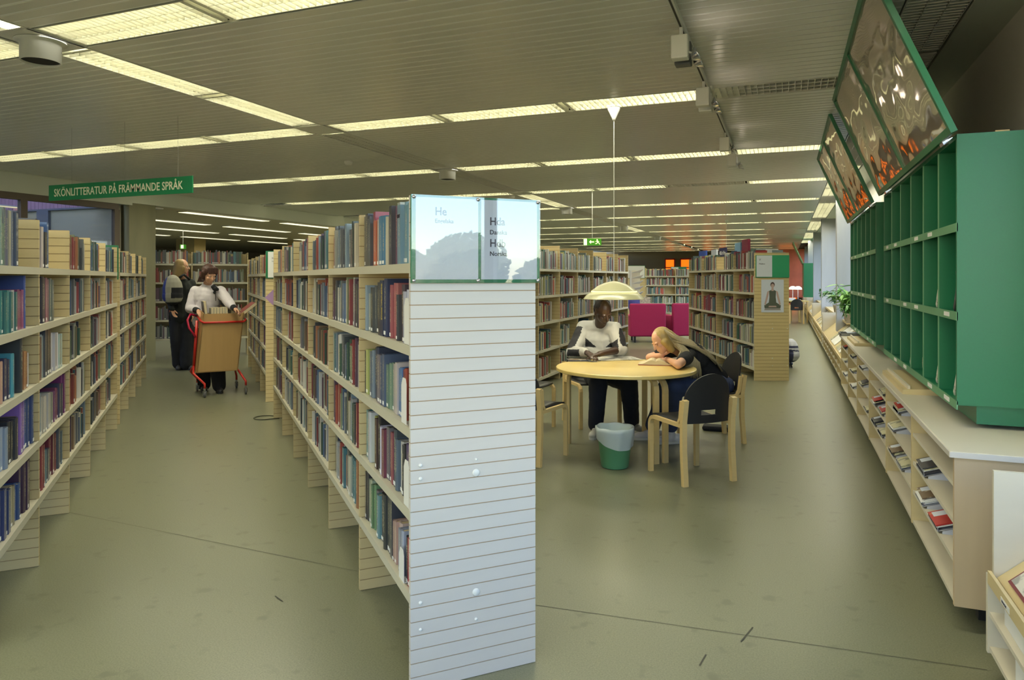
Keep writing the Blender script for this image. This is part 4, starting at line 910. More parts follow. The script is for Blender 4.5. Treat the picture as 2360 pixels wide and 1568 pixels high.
# ---------------------------------------------------------------- round reading table, chairs, lamp, bin
TC = Vector((-1.31, 6.09, 0)); TR = .605
tb = thing('round_table', 'round blond wood reading table with bent legs', 'table', TC)
m = MB().lathe([(0, .72), (TR-.006, .72), (TR, .716), (TR, .694), (TR-.004, .69), (0, .69)], n=72); o = build(m, 'tabletop', tablewood, tb)
def bent(H, Lh, r=.09):
    path = [(0, 0), (0, H-r)]+[(-r+r*cos(a), H-r+r*sin(a)) for a in (pi/8, pi/4, 3*pi/8)]+[(-r, H), (-Lh, H)]
    return path
for a in (178, -50, -40, 72, 82, 262):
    if a == 262: continue
    M = Matrix.Rotation(radians(a), 4, 'Z') @ Matrix.Translation((.52, 0, 0)); build(MB().strip(bent(.675, .34), .046, .028, M), 'leg', legwood, tb)
def chair(loc, ang, label):
    t = thing('reading_chair', label, 'chair', loc, radians(ang), None)
    w_ = .21
    for s in (-1, 1):
        M = Matrix.Translation((.22, s*w_, 0)); build(MB().strip(bent(.43, .42, .06), .035, .028, M), 'front_leg', legwood, t)
        build(MB().strip([(-.235, 0), (-.215, .25), (-.215, .46), (-.24, .62)], .04, .034, Matrix.Translation((0, s*w_, 0))), 'rear_leg', legwood, t)
        build(MB().strip([(-.13, .425), (-.18, .44), (-.205, .48), (-.215, .55), (-.222, .61)], .036, .022, Matrix.Translation((.018, s*w_, 0))), 'back_support', legwood, t)
    # seat
    m = MB(); N = 10
    for th in (0, -.02):
        for i in range(N+1):
            x = .215-.40*i/N; z = .462-.012*sin(pi*i/N)+th+(.012*(1-i/2) if i < 2 else 0)*-1
            for y in (-.20, -.1, 0, .1, .20): m.v.append(Vector((x, y, z-.006*(1-(y/.2)**2))))
    for l in range(2):
        for i in range(N):
            for k in range(4):
                b = l*(N+1)*5; f_ = (b+i*5+k, b+(i+1)*5+k, b+(i+1)*5+k+1, b+i*5+k+1); m.f.append(f_ if l else f_[::-1]); m.m.append(0)
    n2 = (N+1)*5
    rim = [i*5 for i in range(N+1)]+[N*5+k for k in range(1, 5)]+[i*5+4 for i in range(N-1, -1, -1)]+[k for k in range(3, 0, -1)]
    for i in range(len(rim)): a, b = rim[i], rim[(i+1) % len(rim)]; m.f.append((a, b, b+n2, a+n2)); m.m.append(0)
    build(m, 'seat', black, t, True)
    # backrest: curved plate, rounded top, slot handle
    NU, NV = 24, 30; mm = MB(); idx = {}
    def inside(i, k):
        v = (k+.5)/NV*.365; w0 = hw_(v); return not (abs(-1+2*(i+.5)/NU)*w0 < .066 and abs(v-.079) < .02)
    def hw_(z): return .195 if z < .17 else .195*sqrt(max(0.0004, 1-((z-.17)/.195)**2))
    def vtx(i, k, side):
        if (i, k, side) not in idx:
            kk = k/NV; kk = kk if kk < .5 else .5+.5*sin((kk-.5)*pi); z = kk*.365; y = (-1+2*i/NU)*hw_(z); u = y/.195; v = kk
            idx[(i, k, side)] = len(mm.v); mm.v.append(Vector((-.19-.05*v*v-.03*(1-u*u)+side*.006, y, .44+z)))
        return idx[(i, k, side)]
    cells = [(i, k) for i in range(NU) for k in range(NV) if inside(i, k)]; cs = set(cells)
    for (i, k) in cells:
        for side in (-1, 1):
            f_ = [vtx(i, k, side), vtx(i+1, k, side), vtx(i+1, k+1, side), vtx(i, k+1, side)]; mm.f.append(tuple(f_ if side > 0 else f_[::-1])); mm.m.append(0)
        for (di, dk, e0, e1) in ((0, -1, (i, k), (i+1, k)), (1, 0, (i+1, k), (i+1, k+1)), (0, 1, (i+1, k+1), (i, k+1)), (-1, 0, (i, k+1), (i, k))):
            if (i+di, k+dk) not in cs:
                mm.f.append((vtx(*e0, 1), vtx(*e0, -1), vtx(*e1, -1), vtx(*e1, 1))); mm.m.append(0)
    build(mm, 'backrest', black, t)
    return t
chair((-.675, 5.455, 0), 132, 'empty blond bentwood chair with black seat and slotted back, nearest the camera')
chair((-.66, 6.75, 0), 208, 'bentwood chair the long-haired girl sits on')
chair((-1.86, 7.02, 0), -52, 'bentwood chair the man in the tracksuit top sits on')
chair((-1.98, 5.52, 0), 79, 'empty bentwood chair half hidden behind the grooved end panel')
chair((-2.42, 6.55, 0), -8, 'bentwood chair mostly hidden behind the grooved end panel, its seat corner showing')
# lamp
lp = P(1415, 690, 6.4); lz = 1.31
lm = thing('pendant_lamp', 'cream dome pendant lamp hanging low over the round table', 'pendant lamp', (lp.x, lp.y, lz))
lampm = mat('lamp_shade', (190, 188, 150), .3, coat=.3)
build(MB().lathe([(.205, .07), (.15, .112), (.09, .14), (.03, .155), (0, .158), (0, .152), (.09, .132), (.15, .104), (.2, .064)], n=56), 'upper_shade', lampm, lm, True)
build(MB().lathe([(.278, -.004), (.25, .03), (.208, .06), (.204, .056), (.245, .026), (.272, -.006), (.278, -.004)], n=56), 'lower_shade', lampm, lm, True)
build(MB().lathe([(.207, .058), (.207, .068)], n=56), 'light_ring', mat('lamp_glow', (255, 248, 180), .4, emit=(255, 246, 170), es=1.6), lm, True)
build(MB().lathe([(0, -.0), (.03, .01), (.035, .05), (.02, .1), (0, .1)], n=20), 'bulb', mat('lamp_bulb', (255, 250, 220), .4, emit=(255, 240, 190), es=4), lm, True)
build(MB().tube([(0, 0, .155), (0, 0, CH-lz-.1)], .003, 6), 'cord', white, lm)
build(MB().lathe([(0, -.12), (.012, -.12), (.018, -.1), (.056, -.02), (.058, 0)], (0, 0, CH-lz), 24), 'canopy', white, lm, True)
l = bpy.data.lights.new('pendant_bulb_light', 'SPOT'); l.energy = 13; l.color = (1, .9, .62); l.spot_size = radians(150); l.spot_blend = .6; l.shadow_soft_size = .06
o = bpy.data.objects.new('pendant_bulb_light', l); C.objects.link(o); o.parent = lm; o.location = (0, 0, -.01)
# second pendant cord far right of it
p2 = P(1674, 506, 19); l2 = thing('pendant_lamp', 'small far pendant lamp hanging over the V Medicin bookcase', 'pendant lamp', (p2.x, p2.y, 1.95))
build(MB().lathe([(.22, 0), (.15, .07), (.03, .12), (.03, .11), (.15, .06), (.21, 0)], n=30), 'shade', lampm, l2, True); build(MB().tube([(0, 0, .11), (0, 0, CH-1.95)], .004, 5), 'cord', white, l2); build(MB().lathe([(.01, -.1), (.05, 0)], (0, 0, CH-1.95), 16), 'canopy', white, l2)
# bin
bp_ = P(1417, 1085, 5.57); bn = thing('waste_bin', 'light green plastic waste bin with a white bag liner on the floor', 'waste bin', (bp_.x, bp_.y, 0))
binm = mat('bin_green', (96, 160, 118), .4); bagm = mat('bag_plastic', (214, 224, 226), .25, alpha=.62)
build(MB().lathe([(0, .002), (.1, .002), (.108, .01), (.142, .30), (.147, .302), (.147, .31), (.139, .31), (.104, .012), (0, .01)], n=48), 'bin_body', binm, bn, True)
m = MB(); N = 48; r_ = random.Random(4)
for j, (dr, z) in enumerate(((-.115, .19), (-.03, .215), (-.012, .318), (.004, .322), (.009, .29), (.009, .25), (.008, None))):
    for k in range(N):
        a = 2*pi*k/N; zz = z if z is not None else .215-.06*cos(a-radians(-45)); base = .147-.139*.0
        rad = (.147-(.31-min(zz, .31))*.115)+dr+.0035*sin(9*a+j)*(j > 1)+.002*r_.random()
        m.v.append(Vector((rad*cos(a), rad*sin(a), zz+.003*sin(7*a+2)*(j in (2, 3)))))
for j in range(6):
    for k in range(N): m.f.append((j*N+k, j*N+(k+1) % N, (j+1)*N+(k+1) % N, (j+1)*N+k)); m.m.append(0)
build(m, 'bag_liner', bagm, bn, True)
tag(build(MB().box(-.13, .13, -.07, .07, 0, .05), 'black_bag', blackc, None, loc=P(1651, 992, 6.9)*1, bevel=.02), 'flat black bag lying on the floor behind the empty chair', 'bag'); bpy.data.objects['black_bag'].location.z = .0
# things on the table
def openbook(name, loc, ang, w_, h_, th, cover, label, cat, lift=0, pg=pagem):
    t = thing(name, label, cat, loc, ang); N = 8
    for s in (-1, 1):
        m = MB(); prof = [(s*w_*i/N, th*(.35+.65*sin(pi*min(1, (i/N)*1.25+.12)))*(1-i/N*.75)) for i in range(N+1)]
        for y in (-h_/2, h_/2):
            for (x, z) in prof: m.v.append(Vector((x, y, z+.004)))
            for (x, z) in prof: m.v.append(Vector((x, y, .004)))
        n_ = N+1
        for i in range(N):
            a = (i, i+1, 2*n_+i+1, 2*n_+i); m.f.append(a if s < 0 else a[::-1]); m.m.append(0)
            m.f.append((i, n_+i, n_+i+1, i+1)); m.f.append((2*n_+i, 2*n_+i+1, 3*n_+i+1, 3*n_+i)); m.m += [0, 0]
        m.f.append((N, n_+N, 3*n_+N, 2*n_+N)); m.m.append(0)
        build(m, 'pages', pg, t)
    build(mbx(-w_-.004, w_+.004, -h_/2-.004, h_/2+.004, 0, .0035), 'cover', cover, t); return t
def onT(px, py, h=.723): v = G(px, py, h); v.z = .7215; return v
openbook('open_book', onT(1512, 839), YAW+radians(-14), .15, .21, .052, mat('red_cover', (150, 40, 28), .4), 'thick open book with red cover in front of the long-haired girl', 'book')
openbook('open_magazine', onT(1420, 827), YAW+radians(12), .21, .28, .008, mag_mats[2], 'open magazine the man in the tracksuit top is reading', 'magazine', pg=news)
o = build(mbx(-.105, .105, -.07, .07, 0, .012), 'magazine', mag_mats[0], None, loc=onT(1333, 831)); o.rotation_euler = (0, 0, YAW+.05); tag(o, 'closed dark magazine at the left rim of the round table', 'magazine'); build(mbx(-.103, .103, -.068, .068, .002, .010).box(-.09, .09, -.05, .05, .0121, .0126), 'cover_print', mag_mats[3], o)
# ---------------------------------------------------------------- armchairs, far desk
def armchair(loc, ang, label, w_=.82):
    t = thing('armchair', label, 'armchair', loc, ang)
    build(mbx(-w_/2, w_/2, -.06, .06, .14, .90), 'backrest', magenta, t, bevel=.03)
    for s in (-1, 1): build(mbx(min(s*w_/2, s*(w_/2-.1)), max(s*w_/2, s*(w_/2-.1)), .06, .68, .14, .62), 'armrest', magenta, t, bevel=.03)
    build(mbx(-w_/2+.1, w_/2-.1, .06, .68, .2, .44), 'seat', magenta, t, bevel=.04)
    for x in (-1, 1):
        for y in (0, .6): build(MB().tube([(x*(w_/2-.12), y, 0), (x*(w_/2-.12), y, .15)], .022, 8), 'leg', black, t)
s1 = P(1492.5, 790, 16.2); s1.z = 0; armchair(s1, YAW+radians(-3), 'magenta high-backed armchair seen from behind, the left one')
s2_ = P(1588, 790, 16.4); s2_.z = 0; armchair(s2_, YAW+radians(8), 'magenta high-backed armchair half hidden by the V Medicin bookcase')
pb = thing('person', 'person in a blue jacket sitting behind the left magenta armchair, back showing', 'person', P(1466, 750, 17.4)); pb.location.z = 0
rk = thing('leaflet_rack', 'pale leaflet rack with slanted pockets behind the lamp', 'leaflet rack', P(1466, 640, 17.8)); rk.location.z = 0; rk.rotation_euler = (0, 0, YAW)
build(mbx(-.12, .10, 0, .03, .0, 1.68), 'board', birch_l, rk); build(mbx(-.16, -.12, -.05, .05, .1, 1.68), 'post', white, rk)
for k in range(9): build(MB().quad((-.1, 0, .5+k*.14), (.16, -.12, .58+k*.14), (.16, -.12, .60+k*.14), (-.1, 0, .52+k*.14)).quad((-.1, 0, .5+k*.14), (.10, 0, .5+k*.14), (.16, -.12, .58+k*.14)), 'pocket', paper, rk)
dk = P(1838, 760, 23.8); dk.z = 0
t = thing('study_desk', 'long study desk beyond the V Medicin bookcase, by the window wall', 'desk', dk, YAW)
build(mbx(-.9, .22, -.4, .4, .70, .73), 'desktop', tablewood, t)
for x in (-.85, -.1, .17): build(mbx(x, x+.04, -.36, -.32, 0, .70).box(x, x+.04, .32, .36, 0, .70), 'leg', legwood, t)
for i, (px, py, z) in enumerate(((1839, 662, 23.9), (1827, 658, 24.1))):
    b_ = P(px, 690, z); t = thing('desk_lamp', ('white mushroom desk lamp on the far study desk, the lower one', 'white mushroom desk lamp on the far study desk, the higher one')[i], 'desk lamp', (b_.x, b_.y, .731))
    build(MB().lathe([(.08, 0), (.08, .02), (.012, .03), (.012, .4), (0, .4)], n=16), 'stand', chrome, t, True); build(MB().lathe([(.13, .36), (.12, .42), (.06, .47), (0, .48)], n=20), 'shade', mat('opal_glass', (235, 235, 230), .3, emit=(255, 250, 235), es=.6), t, True)
tag(build(mbx(-.3, .1, -.1, .1, 0, .08), 'paper_stack', paper2, None, loc=P(1826, 684, 23.8)), 'pile of white papers on the far study desk', 'papers'); bpy.data.objects[[o.name for o in bpy.data.objects if o.get('label') == 'pile of white papers on the far study desk'][0]].location.z = .731
c6 = chair(P(1833, 739, 23.0)*1, 100, 'black seated chair drawn up to the far study desk'); c6.location.z = 0
# far green unit
gf = thing('newspaper_cabinet', 'far green cabinet with a raised lid near the end of the room', 'newspaper cabinet', (UX-.15, 29.0, 0))
build(mbx(0, .5, 0, 2.4, .75, 2.05), 'body', green, gf)
for k in range(5): build(mbx(-.01, 0, 0, 2.4, .8+k*.3, .815+k*.3), 'shelf_edge', green_e, gf)
o = build(mbx(-.03, 0, 0, 2.4, 0, .9), 'lid', green_e, gf); o.location = (0, 0, 2.05); o.rotation_euler = (0, radians(-24), 0)
pm = mat('red_glow_paint', (190, 96, 70), .6, noise=((1.5, 1.5, 1.5), .5, 3))  # reddish glow on the far wall, put into the colour of a stand-in panel
mu = tag(build(mbx(-1.1, .7, -.02, .02, 0, 2.3), 'red_glow_panel', pm, None, loc=(.1, 36, .55)), 'panel painted with the reddish glow of the far wall, beyond the window aisle', 'painted panel')
# ---------------------------------------------------------------- track spotlights
def track(y0, y1, X, label):
    t = thing('spotlight_track', label, 'light track', (X, y0, CH-.055)); build(mbx(-.018, .018, 0, y1-y0, 0, .03), 'rail', whitem, t); build(mbx(-.006, .006, 0, y1-y0, -.001, .0), 'slot', mat('black_slot', (30, 30, 30), .6), t)
    for y in (.05, y1-y0-.05): build(mbx(-.03, .03, y-.03, y+.03, .03, .056), 'mount', white, t); 
    return t
track(2.2, 5.95, -.585, 'white spotlight track on the ceiling, the nearer one')
track(6.45, 8.95, -.585, 'white spotlight track on the ceiling, the farther one')
spotglow = mat('halogen_glow', (255, 240, 230), .3, emit=(255, 236, 214), es=9)
spotglow.cycles.emission_sampling = 'NONE'
for i, (y, dx, op) in enumerate(((4.28, .0, 0), (4.42, .03, 1), (5.52, .0, 0), (5.72, .03, 1), (7.55, 0, 0), (8.62, 0, 0), (8.76, .03, 0))):
    t = thing('spotlight', '%s adjustable halogen spotlight on the ceiling track, %s%s from the camera' % ('dark open-backed' if op and i == 1 else 'white', ORD[i], ' one'), 'spotlight', (-.585, y, CH-.056), 0, 'spotlights on the ceiling tracks')
    build(MB().tube([(0, 0, 0), (0, 0, -.05)], .012, 8), 'stem', white, t)
    build(mbx(-.055, .045, -.04, .04, -.19, -.05), 'transformer_box', white if not (op and i == 1) else mat('grey_inside', (90, 92, 96), .5), t, bevel=.008)
    hd = build(MB().lathe([(0, -.04), (.02, -.035), (.045, 0), (.047, .006), (.042, .006)], n=20), 'lamp_head', chrome, t, True); hd.location = (.095, 0, -.17); hd.rotation_euler = (0, radians(62), 0)
    gb = build(MB().lathe([(.041, .004), (0, .0)], n=20), 'lamp_glass', spotglow, hd)
    build(MB().tube([(.045, 0, -.15), (.085, 0, -.17)], .006, 6), 'bracket', white, t)
    if i in (1, 3, 5):
        l = bpy.data.lights.new('halogen_beam', 'SPOT'); l.energy = 22; l.color = (1, .85, .65); l.spot_size = radians(60); l.spot_blend = .7; l.shadow_soft_size = .03
        o = bpy.data.objects.new('halogen_beam', l); C.objects.link(o); o.parent = t; o.location = (.13, 0, -.19); o.rotation_euler = (0, radians(-52), 0)
# smoke detector and ceiling hooks
for i, (px, py) in enumerate(((803, 372), (1443, 522), (1180, 452))):
    p = G(px, py, CH); tag(build(MB().lathe([(.055, 0), (.055, -.025), (.04, -.045), (0, -.05)], n=20), 'smoke_detector', white, None, True, (p.x, p.y, CH)), ('white smoke detector on the ceiling, the nearest one', 'white smoke detector on the ceiling far behind the lamp', 'white smoke detector above the central end panel')[i], 'smoke detector')
# ring of cable on the floor
p = G(610, 964); m = MB(); pts = [(.11*cos(a), .11*sin(a), .006) for a in [radians(20+k*320/28) for k in range(29)]]; m.tube(pts+[(pts[-1][0]+.07, pts[-1][1]+.06, .006)], .005, 6)
tag(build(m, 'cable_loop', mat('dark_cable', (70, 70, 50), .6), None, True, (p.x, p.y, 0)), 'open loop of thin dark cable lying on the aisle floor', 'cable')
# books lying on and things above the right bookcases
MR2 = Matrix.Translation(R2.location) @ Matrix.Rotation(r2a, 4, 'Z')
def top_item(k, y, w_, d_, h_, col, lab, name='book', txt=None, stand=0):
    p = MR2 @ Vector((k, y, 1.862)); o = build(mbx(-w_/2, w_/2, -d_/2, d_/2, 0, h_), name, mat('c_%d_%d_%d' % col, col, .4), None, loc=p); o.rotation_euler = (0, 0, r2a); tag(o, lab, 'book')
    if txt: text(txt, h_*.62, frame((w_*.42, d_/2+.001, h_*.2), (-1, 0, 0), (0, 0, 1)), paper, o, bold=.001)
    return o
top_item(.3, .0, .3, .3, .06, (200, 204, 210), 'white book lying flat above the V Medicin sign')
top_item(.85, .1, .3, .04, .24, (120, 40, 66), 'maroon book standing on top of the V Medicin bookcase')
top_item(1.15, .12, .3, .04, .2, (110, 150, 180), 'pale blue book standing on top of the V Medicin bookcase')
top_item(1.9, .16, .42, .02, .15, (44, 44, 84), 'navy cover reading 40 år För on top of the V Medicin bookcase', txt='40 år För')
top_item(2.5, .14, .34, .03, .14, (190, 200, 214), 'pale book standing on top of the V Medicin bookcase')
top_item(3.3, .14, .5, .03, .15, (60, 92, 190), 'blue picture book standing on top of the V Medicin bookcase')
# ---------------------------------------------------------------- people: continuous remeshed surfaces
def _sphere_pts():
    v = []; f = []; NU, NV = 14, 9
    v.append(Vector((0, 0, -1)))
    for j in range(1, NV):
        t = -pi/2+pi*j/NV
        for i in range(NU): v.append(Vector((cos(t)*cos(2*pi*i/NU), cos(t)*sin(2*pi*i/NU), sin(t))))
    v.append(Vector((0, 0, 1)))
    for i in range(NU): f.append((0, 1+(i+1) % NU, 1+i))
    for j in range(NV-2):
        for i in range(NU): a = 1+j*NU; f.append((a+i, a+(i+1) % NU, a+NU+(i+1) % NU, a+NU+i))
    a = 1+(NV-2)*NU; e_ = len(v)-1
    for i in range(NU): f.append((a+i, a+(i+1) % NU, e_))
    return v, f
SV, SF = _sphere_pts()
class Blob:
    def __init__(s): s.v = []; s.f = []
    def ell(s, c, r, X=None, Y=None, Z=None):
        """ellipsoid, axes X,Y,Z (unit vectors) radii r"""
        c = Vector(c); X = X or RGT; Y = Y or FWD; Z = Z or UP; b = len(s.v)
        s.v += [c+X*(p.x*r[0])+Y*(p.y*r[1])+Z*(p.z*r[2]) for p in SV]; s.f += [tuple(b+i for i in q_) for q_ in SF]; return s
    def cap(s, p0, r0, p1, r1, n=14):
        """round cone"""
        p0, p1 = Vector(p0), Vector(p1); d = (p1-p0); L = d.length
        if L < 1e-5: return s.ell(p0, (r0,)*3)
        d /= L; up = Vector((0, 0, 1)) if abs(d.z) < .9 else Vector((1, 0, 0)); a = d.cross(up).normalized(); bb = a.cross(d)
        prof = [(-r0, 0)]+[(-r0*cos(k*pi/8), r0*sin(k*pi/8)) for k in (1, 2, 3)]+[(0, r0), (L/2, (r0+r1)/2), (L, r1)]+[(L+r1*sin(k*pi/8), r1*cos(k*pi/8)) for k in (1, 2, 3)]+[(L+r1, 0)]
        b = len(s.v); s.v.append(p0+d*prof[0][0]); 
        for (x, rr) in prof[1:-1]:
            for k in range(n): s.v.append(p0+d*x+(a*cos(2*pi*k/n)+bb*sin(2*pi*k/n))*rr)
        s.v.append(p0+d*prof[-1][0]); m = len(prof)-2
        for k in range(n): s.f.append((b, b+1+k, b+1+(k+1) % n))
        for j in range(m-1):
            for k in range(n): q0 = b+1+j*n; s.f.append((q0+(k+1) % n, q0+k, q0+n+k, q0+n+(k+1) % n))
        e_ = b+1+m*n; q0 = b+1+(m-1)*n
        for k in range(n): s.f.append((e_, q0+(k+1) % n, q0+k))
        return s
    def chain(s, pts, rs):
        for i in range(len(pts)-1): s.cap(pts[i], rs[i], pts[i+1], rs[i+1])
        return s
    def make(s, name, mats, parent, voxel=.008, smooth=4, rule=None, inv=None, disp=0):
        me = bpy.data.meshes.new(name); me.from_pydata([tuple(v) for v in s.v], [], s.f)
        o = bpy.data.objects.new(name, me); C.objects.link(o)
        r = o.modifiers.new('r', 'REMESH'); r.mode = 'VOXEL'; r.voxel_size = voxel; r.use_smooth_shade = True
        sm_ = o.modifiers.new('s', 'SMOOTH'); sm_.iterations = smooth; sm_.factor = .5
        if disp:
            tx = bpy.data.textures.new('folds', 'CLOUDS'); tx.noise_scale = .09; tx.noise_depth = 1
            dd = o.modifiers.new('d', 'DISPLACE'); dd.texture = tx; dd.strength = disp; dd.mid_level = .5; dd.texture_coords = 'GLOBAL'
        dg = bpy.context.evaluated_depsgraph_get(); ev = o.evaluated_get(dg); nm = bpy.data.meshes.new_from_object(ev)
        bpy.data.objects.remove(o); nm.name = name; nm.materials.clear()
        for m in mats: nm.materials.append(m)
        if rule:
            for p in nm.polygons:
                p.material_index = rule(p.center)
        nm.polygons.foreach_set('use_smooth', [True]*len(nm.polygons))
        if parent is not None: nm.transform(local(parent))
        return link(name, nm, parent)
def head(B, c, f, u, k=1.0, female=False):
    f = f.normalized(); s = f.cross(u).normalized(); u = s.cross(f).normalized()
    def pt(a, b, d): return c+f*(a*k)+s*(b*k)+u*(d*k)
    B.ell(pt(-.012, 0, .03), (.076*k, .096*k, .092*k), s, f, u)
    B.ell(pt(.022, 0, -.03), (.060*k, .068*k, .078*k), s, f, u)
    B.ell(pt(.055, 0, -.085), (.030*k, .028*k, .022*k), s, f, u)      # chin
    B.cap(pt(.086, 0, .012), .008*k, pt(.104, 0, -.026), .0125*k)     # nose
    for b in (-1, 1):
        B.ell(pt(-.008, b*.077, -.012), (.008*k, .018*k, .030*k), s, f, u)
        B.ell(pt(.062, b*.034, -.022), (.022*k, .022*k, .018*k), s, f, u)
        B.ell(pt(.078, b*.028, .022), (.024*k, .012*k, .008*k), s, f, u)
    B.ell(pt(.083, 0, -.052), (.024*k, .010*k, .006*k), s, f, u); B.ell(pt(.081, 0, -.063), (.021*k, .010*k, .007*k), s, f, u)
    return [pt(.079, b*.030, .004) for b in (-1, 1)], s, u
def eyes(parent, pts, f, skin, k=1.0, closed=False):
    inv = local(parent); ew = mat('eye_white', (210, 205, 200), .3); ei = mat('iris', (40, 30, 26), .2); lid_ = skin
    for p in pts:
        m = MB().lathe([(.0105*k*sin(t), -.0105*k*cos(t)) for t in [pi*i/8 for i in range(9)]], n=12); m.v = [inv @ (v+p) for v in m.v]; e_ = build(m, 'eye', lid_ if closed else ew, parent, True)
        if not closed:
            m = MB().lathe([(.006*k*sin(t), -.006*k*cos(t)) for t in [pi*i/6 for i in range(7)]], n=10); m.v = [inv @ (v+p+f.normalized()*.006*k) for v in m.v]; build(m, 'iris', ei, e_, True)
def hand(B, w, d, n, curl=.4, side=1, k=1.0, spread=.06):
    """w wrist, d pointing direction, n palm normal (palm faces n), side = thumb side sign"""
    d = d.normalized(); x = d.cross(n).normalized()*side; n = x.cross(d).normalized()*side
    B.cap(w, .026*k, w+d*.03*k, .028*k)
    B.ell(w+d*.052*k, (.041*k, .050*k, .016*k), x, d, n)
    for i, (o_, L) in enumerate(((.031, .070), (.0105, .078), (-.0105, .072), (-.030, .056))):
        p = w+d*.088*k+x*o_*k; a = spread*(1.5-i)*.5; dd = (d+x*a).normalized()
        L *= k; pts = [p-d*.02*k, p]; c_ = curl
        for seg, fr in enumerate((.45, .32, .23)):
            dd = (dd*cos(c_*(.6+.3*seg))+n*sin(c_*(.6+.3*seg))).normalized(); pts.append(pts[-1]+dd*L*fr)
        B.chain(pts, [.0095*k, .0092*k, .0085*k, .0078*k, .0066*k])
    p = w+d*.028*k+x*.028*k; td = (d*.72+x*.62+n*.3).normalized(); B.chain([p, p+td*.035*k, p+td*.035*k+(d*.9+x*.25+n*.35).normalized()*.032*k, p+td*.035*k+(d*.9+n*.5).normalized()*.055*k], [.014*k, .0115*k, .010*k, .0078*k])
def shoe(parent, ankle, toe, mm, sole, name='shoe', hgt=.07, w_=.042):
    a = Vector((ankle.x, ankle.y, 0)); t = Vector((toe.x, toe.y, 0)); d = (t-a).normalized(); sd = Vector((-d.y, d.x, 0)); L = .27
    h = a-d*.06; B = Blob(); B.ell(h+UP*.045, (w_*.85, .05, .043), sd, d, UP).ell(h+d*.09+UP*.048, (w_*.8, .08, .045), sd, d, UP).ell(h+d*.17+UP*.037, (w_*1.05, .07, .034), sd, d, UP).ell(h+d*.205+UP*.033, (w_*.95, .05, .03), sd, d, UP).cap(a+UP*.05, .038, a+UP*(hgt+.02), .036)
    o = B.make(name, [mm], parent, .006, 3); m = MB(); N = 24; pts = []
    for k in range(N):
        q_ = 2*pi*k/N; y = .10+.155*-cos(q_); ww = w_*(1.02+.12*sin(max(0, y-.1)*9))*(abs(sin(q_))**.7)*(1 if sin(q_) > 0 else -1)
        pts.append(h+d*y+sd*ww)
    inv = local(parent) if parent is not None else Matrix.Identity(4)
    for z in (0.001, .022): m.v += [inv @ (p+UP*z) for p in pts]
    m.f = [tuple(range(N-1, -1, -1)), tuple(N+i for i in range(N))]+[(i, (i+1) % N, N+(i+1) % N, N+i) for i in range(N)]; m.m = [0]*len(m.f)
    build(m, 'sole', sole, o); return o
def strands(parent, roots, path_fn, n, r0, mm, name, seed, N=7):
    r = random.Random(seed); m = MB(); inv = local(parent)
    for i in range(n):
        pts = path_fn(i/(n-1), r); m.tube([inv @ p for p in pts], [r0*(.9-.75*(k/(len(pts)-1))**2) for k in range(len(pts))], 5)
    return build(m, name, mm, parent, True)
def hairmat(name, a, b):
    m = mat(name, a, .45, noise=((60, 60, 14), .28, 3)); return m
denim = mat('denim', (58, 70, 104), .85, noise=((9, 9, 9), .35, 4)); navyc = mat('navy_trousers', (24, 28, 40), .85, noise=((8, 8, 8), .2, 3))
whitej = mat('white_tracksuit', (178, 177, 172), .75); blackj = mat('black_tracksuit_panel', (26, 26, 32), .7); redp = mat('red_piping', (150, 40, 44), .7)
skin_d = mat('dark_brown_skin', (62, 44, 36), .42); skin_f = mat('fair_skin', (206, 158, 128), .5)
# ---- man in the tracksuit top
def ca(v): return Vector((v.dot(RGT), v.dot(FWD), v.z))     # camera aligned metres, for garment panels
base = P(1386, 700, 7.0); base.z = 0
man = thing('person', 'seated man with short black hair in white and black tracksuit top reading a magazine', 'person', base)
hc = P(1390, 718, 6.72); hf = dirv(.36, -.72, -.60); hu = dirv(.05, -.55, .83)
B = Blob(); ey, hs_, hu2 = head(B, hc, hf, hu, 1.02)
nk = P(1384, 757, 6.92); ch = P(1381, 785, 6.98); pe = P(1386, 858, 7.08)
shL, shR = P(1347, 757, 6.98), P(1415, 760, 6.88); elL, elR = P(1320, 812, 6.84), P(1431, 806, 6.78)
wrL, wrR = P(1352, 813, 6.60), P(1388, 815, 6.56)
B.cap(hc-hu*.06-hf*.03, .056, nk, .06); B.ell(ch, (.165, .10, .15)); B.cap(ch, .11, pe, .12); B.cap(shL, .05, shR, .05)
B.chain([shL, elL, wrL], [.05, .042, .027]); B.chain([shR, elR, wrR], [.05, .042, .027])
hand(B, wrL, dirv(.25, -.5, -.12), dirv(.1, -.2, -1), .35, 1); hand(B, wrR, dirv(-.8, -.25, -.12), dirv(-.1, -.1, -1), .3, -1)
hpL, hpR = P(1368, 864, 7.06), P(1404, 864, 7.06); knL, knR = P(1379, 882, 6.60), P(1449, 884, 6.68); anL, anR = P(1373, 984, 6.66), P(1456, 976, 6.84)
B.chain([hpL, knL, anL], [.075, .052, .036]); B.chain([hpR, knR, anR], [.075, .052, .036])
B.make('body', [skin_d], man, .0062, 3)
eyes(man, ey, hf, skin_d, 1, True)
B = Blob(); B.ell(hc-hf*.024*1+hu2*.046, (.078, .092, .078), hs_, hf, hu2); B.ell(hc-hf*.055+hu2*.0, (.073, .06, .085), hs_, hf, hu2)
o = B.make('hair', [mat('black_hair', (26, 22, 22), .8, noise=((150, 150, 150), .4, 2), bump=.4)], man, .0065, 2)
B = Blob(); B.ell(ch+UP*.02, (.215, .14, .17)); B.cap(ch, .165, pe+UP*.04, .165); B.ell(pe+UP*.10, (.205, .16, .13)); B.ell(ch-UP*.10, (.215, .15, .14)); B.chain([shL, shR], [.082, .082]); B.cap(nk+UP*.0, .082, nk+UP*.045+FWD*-.01, .078); B.cap(ch+UP*.05, .12, nk, .08)
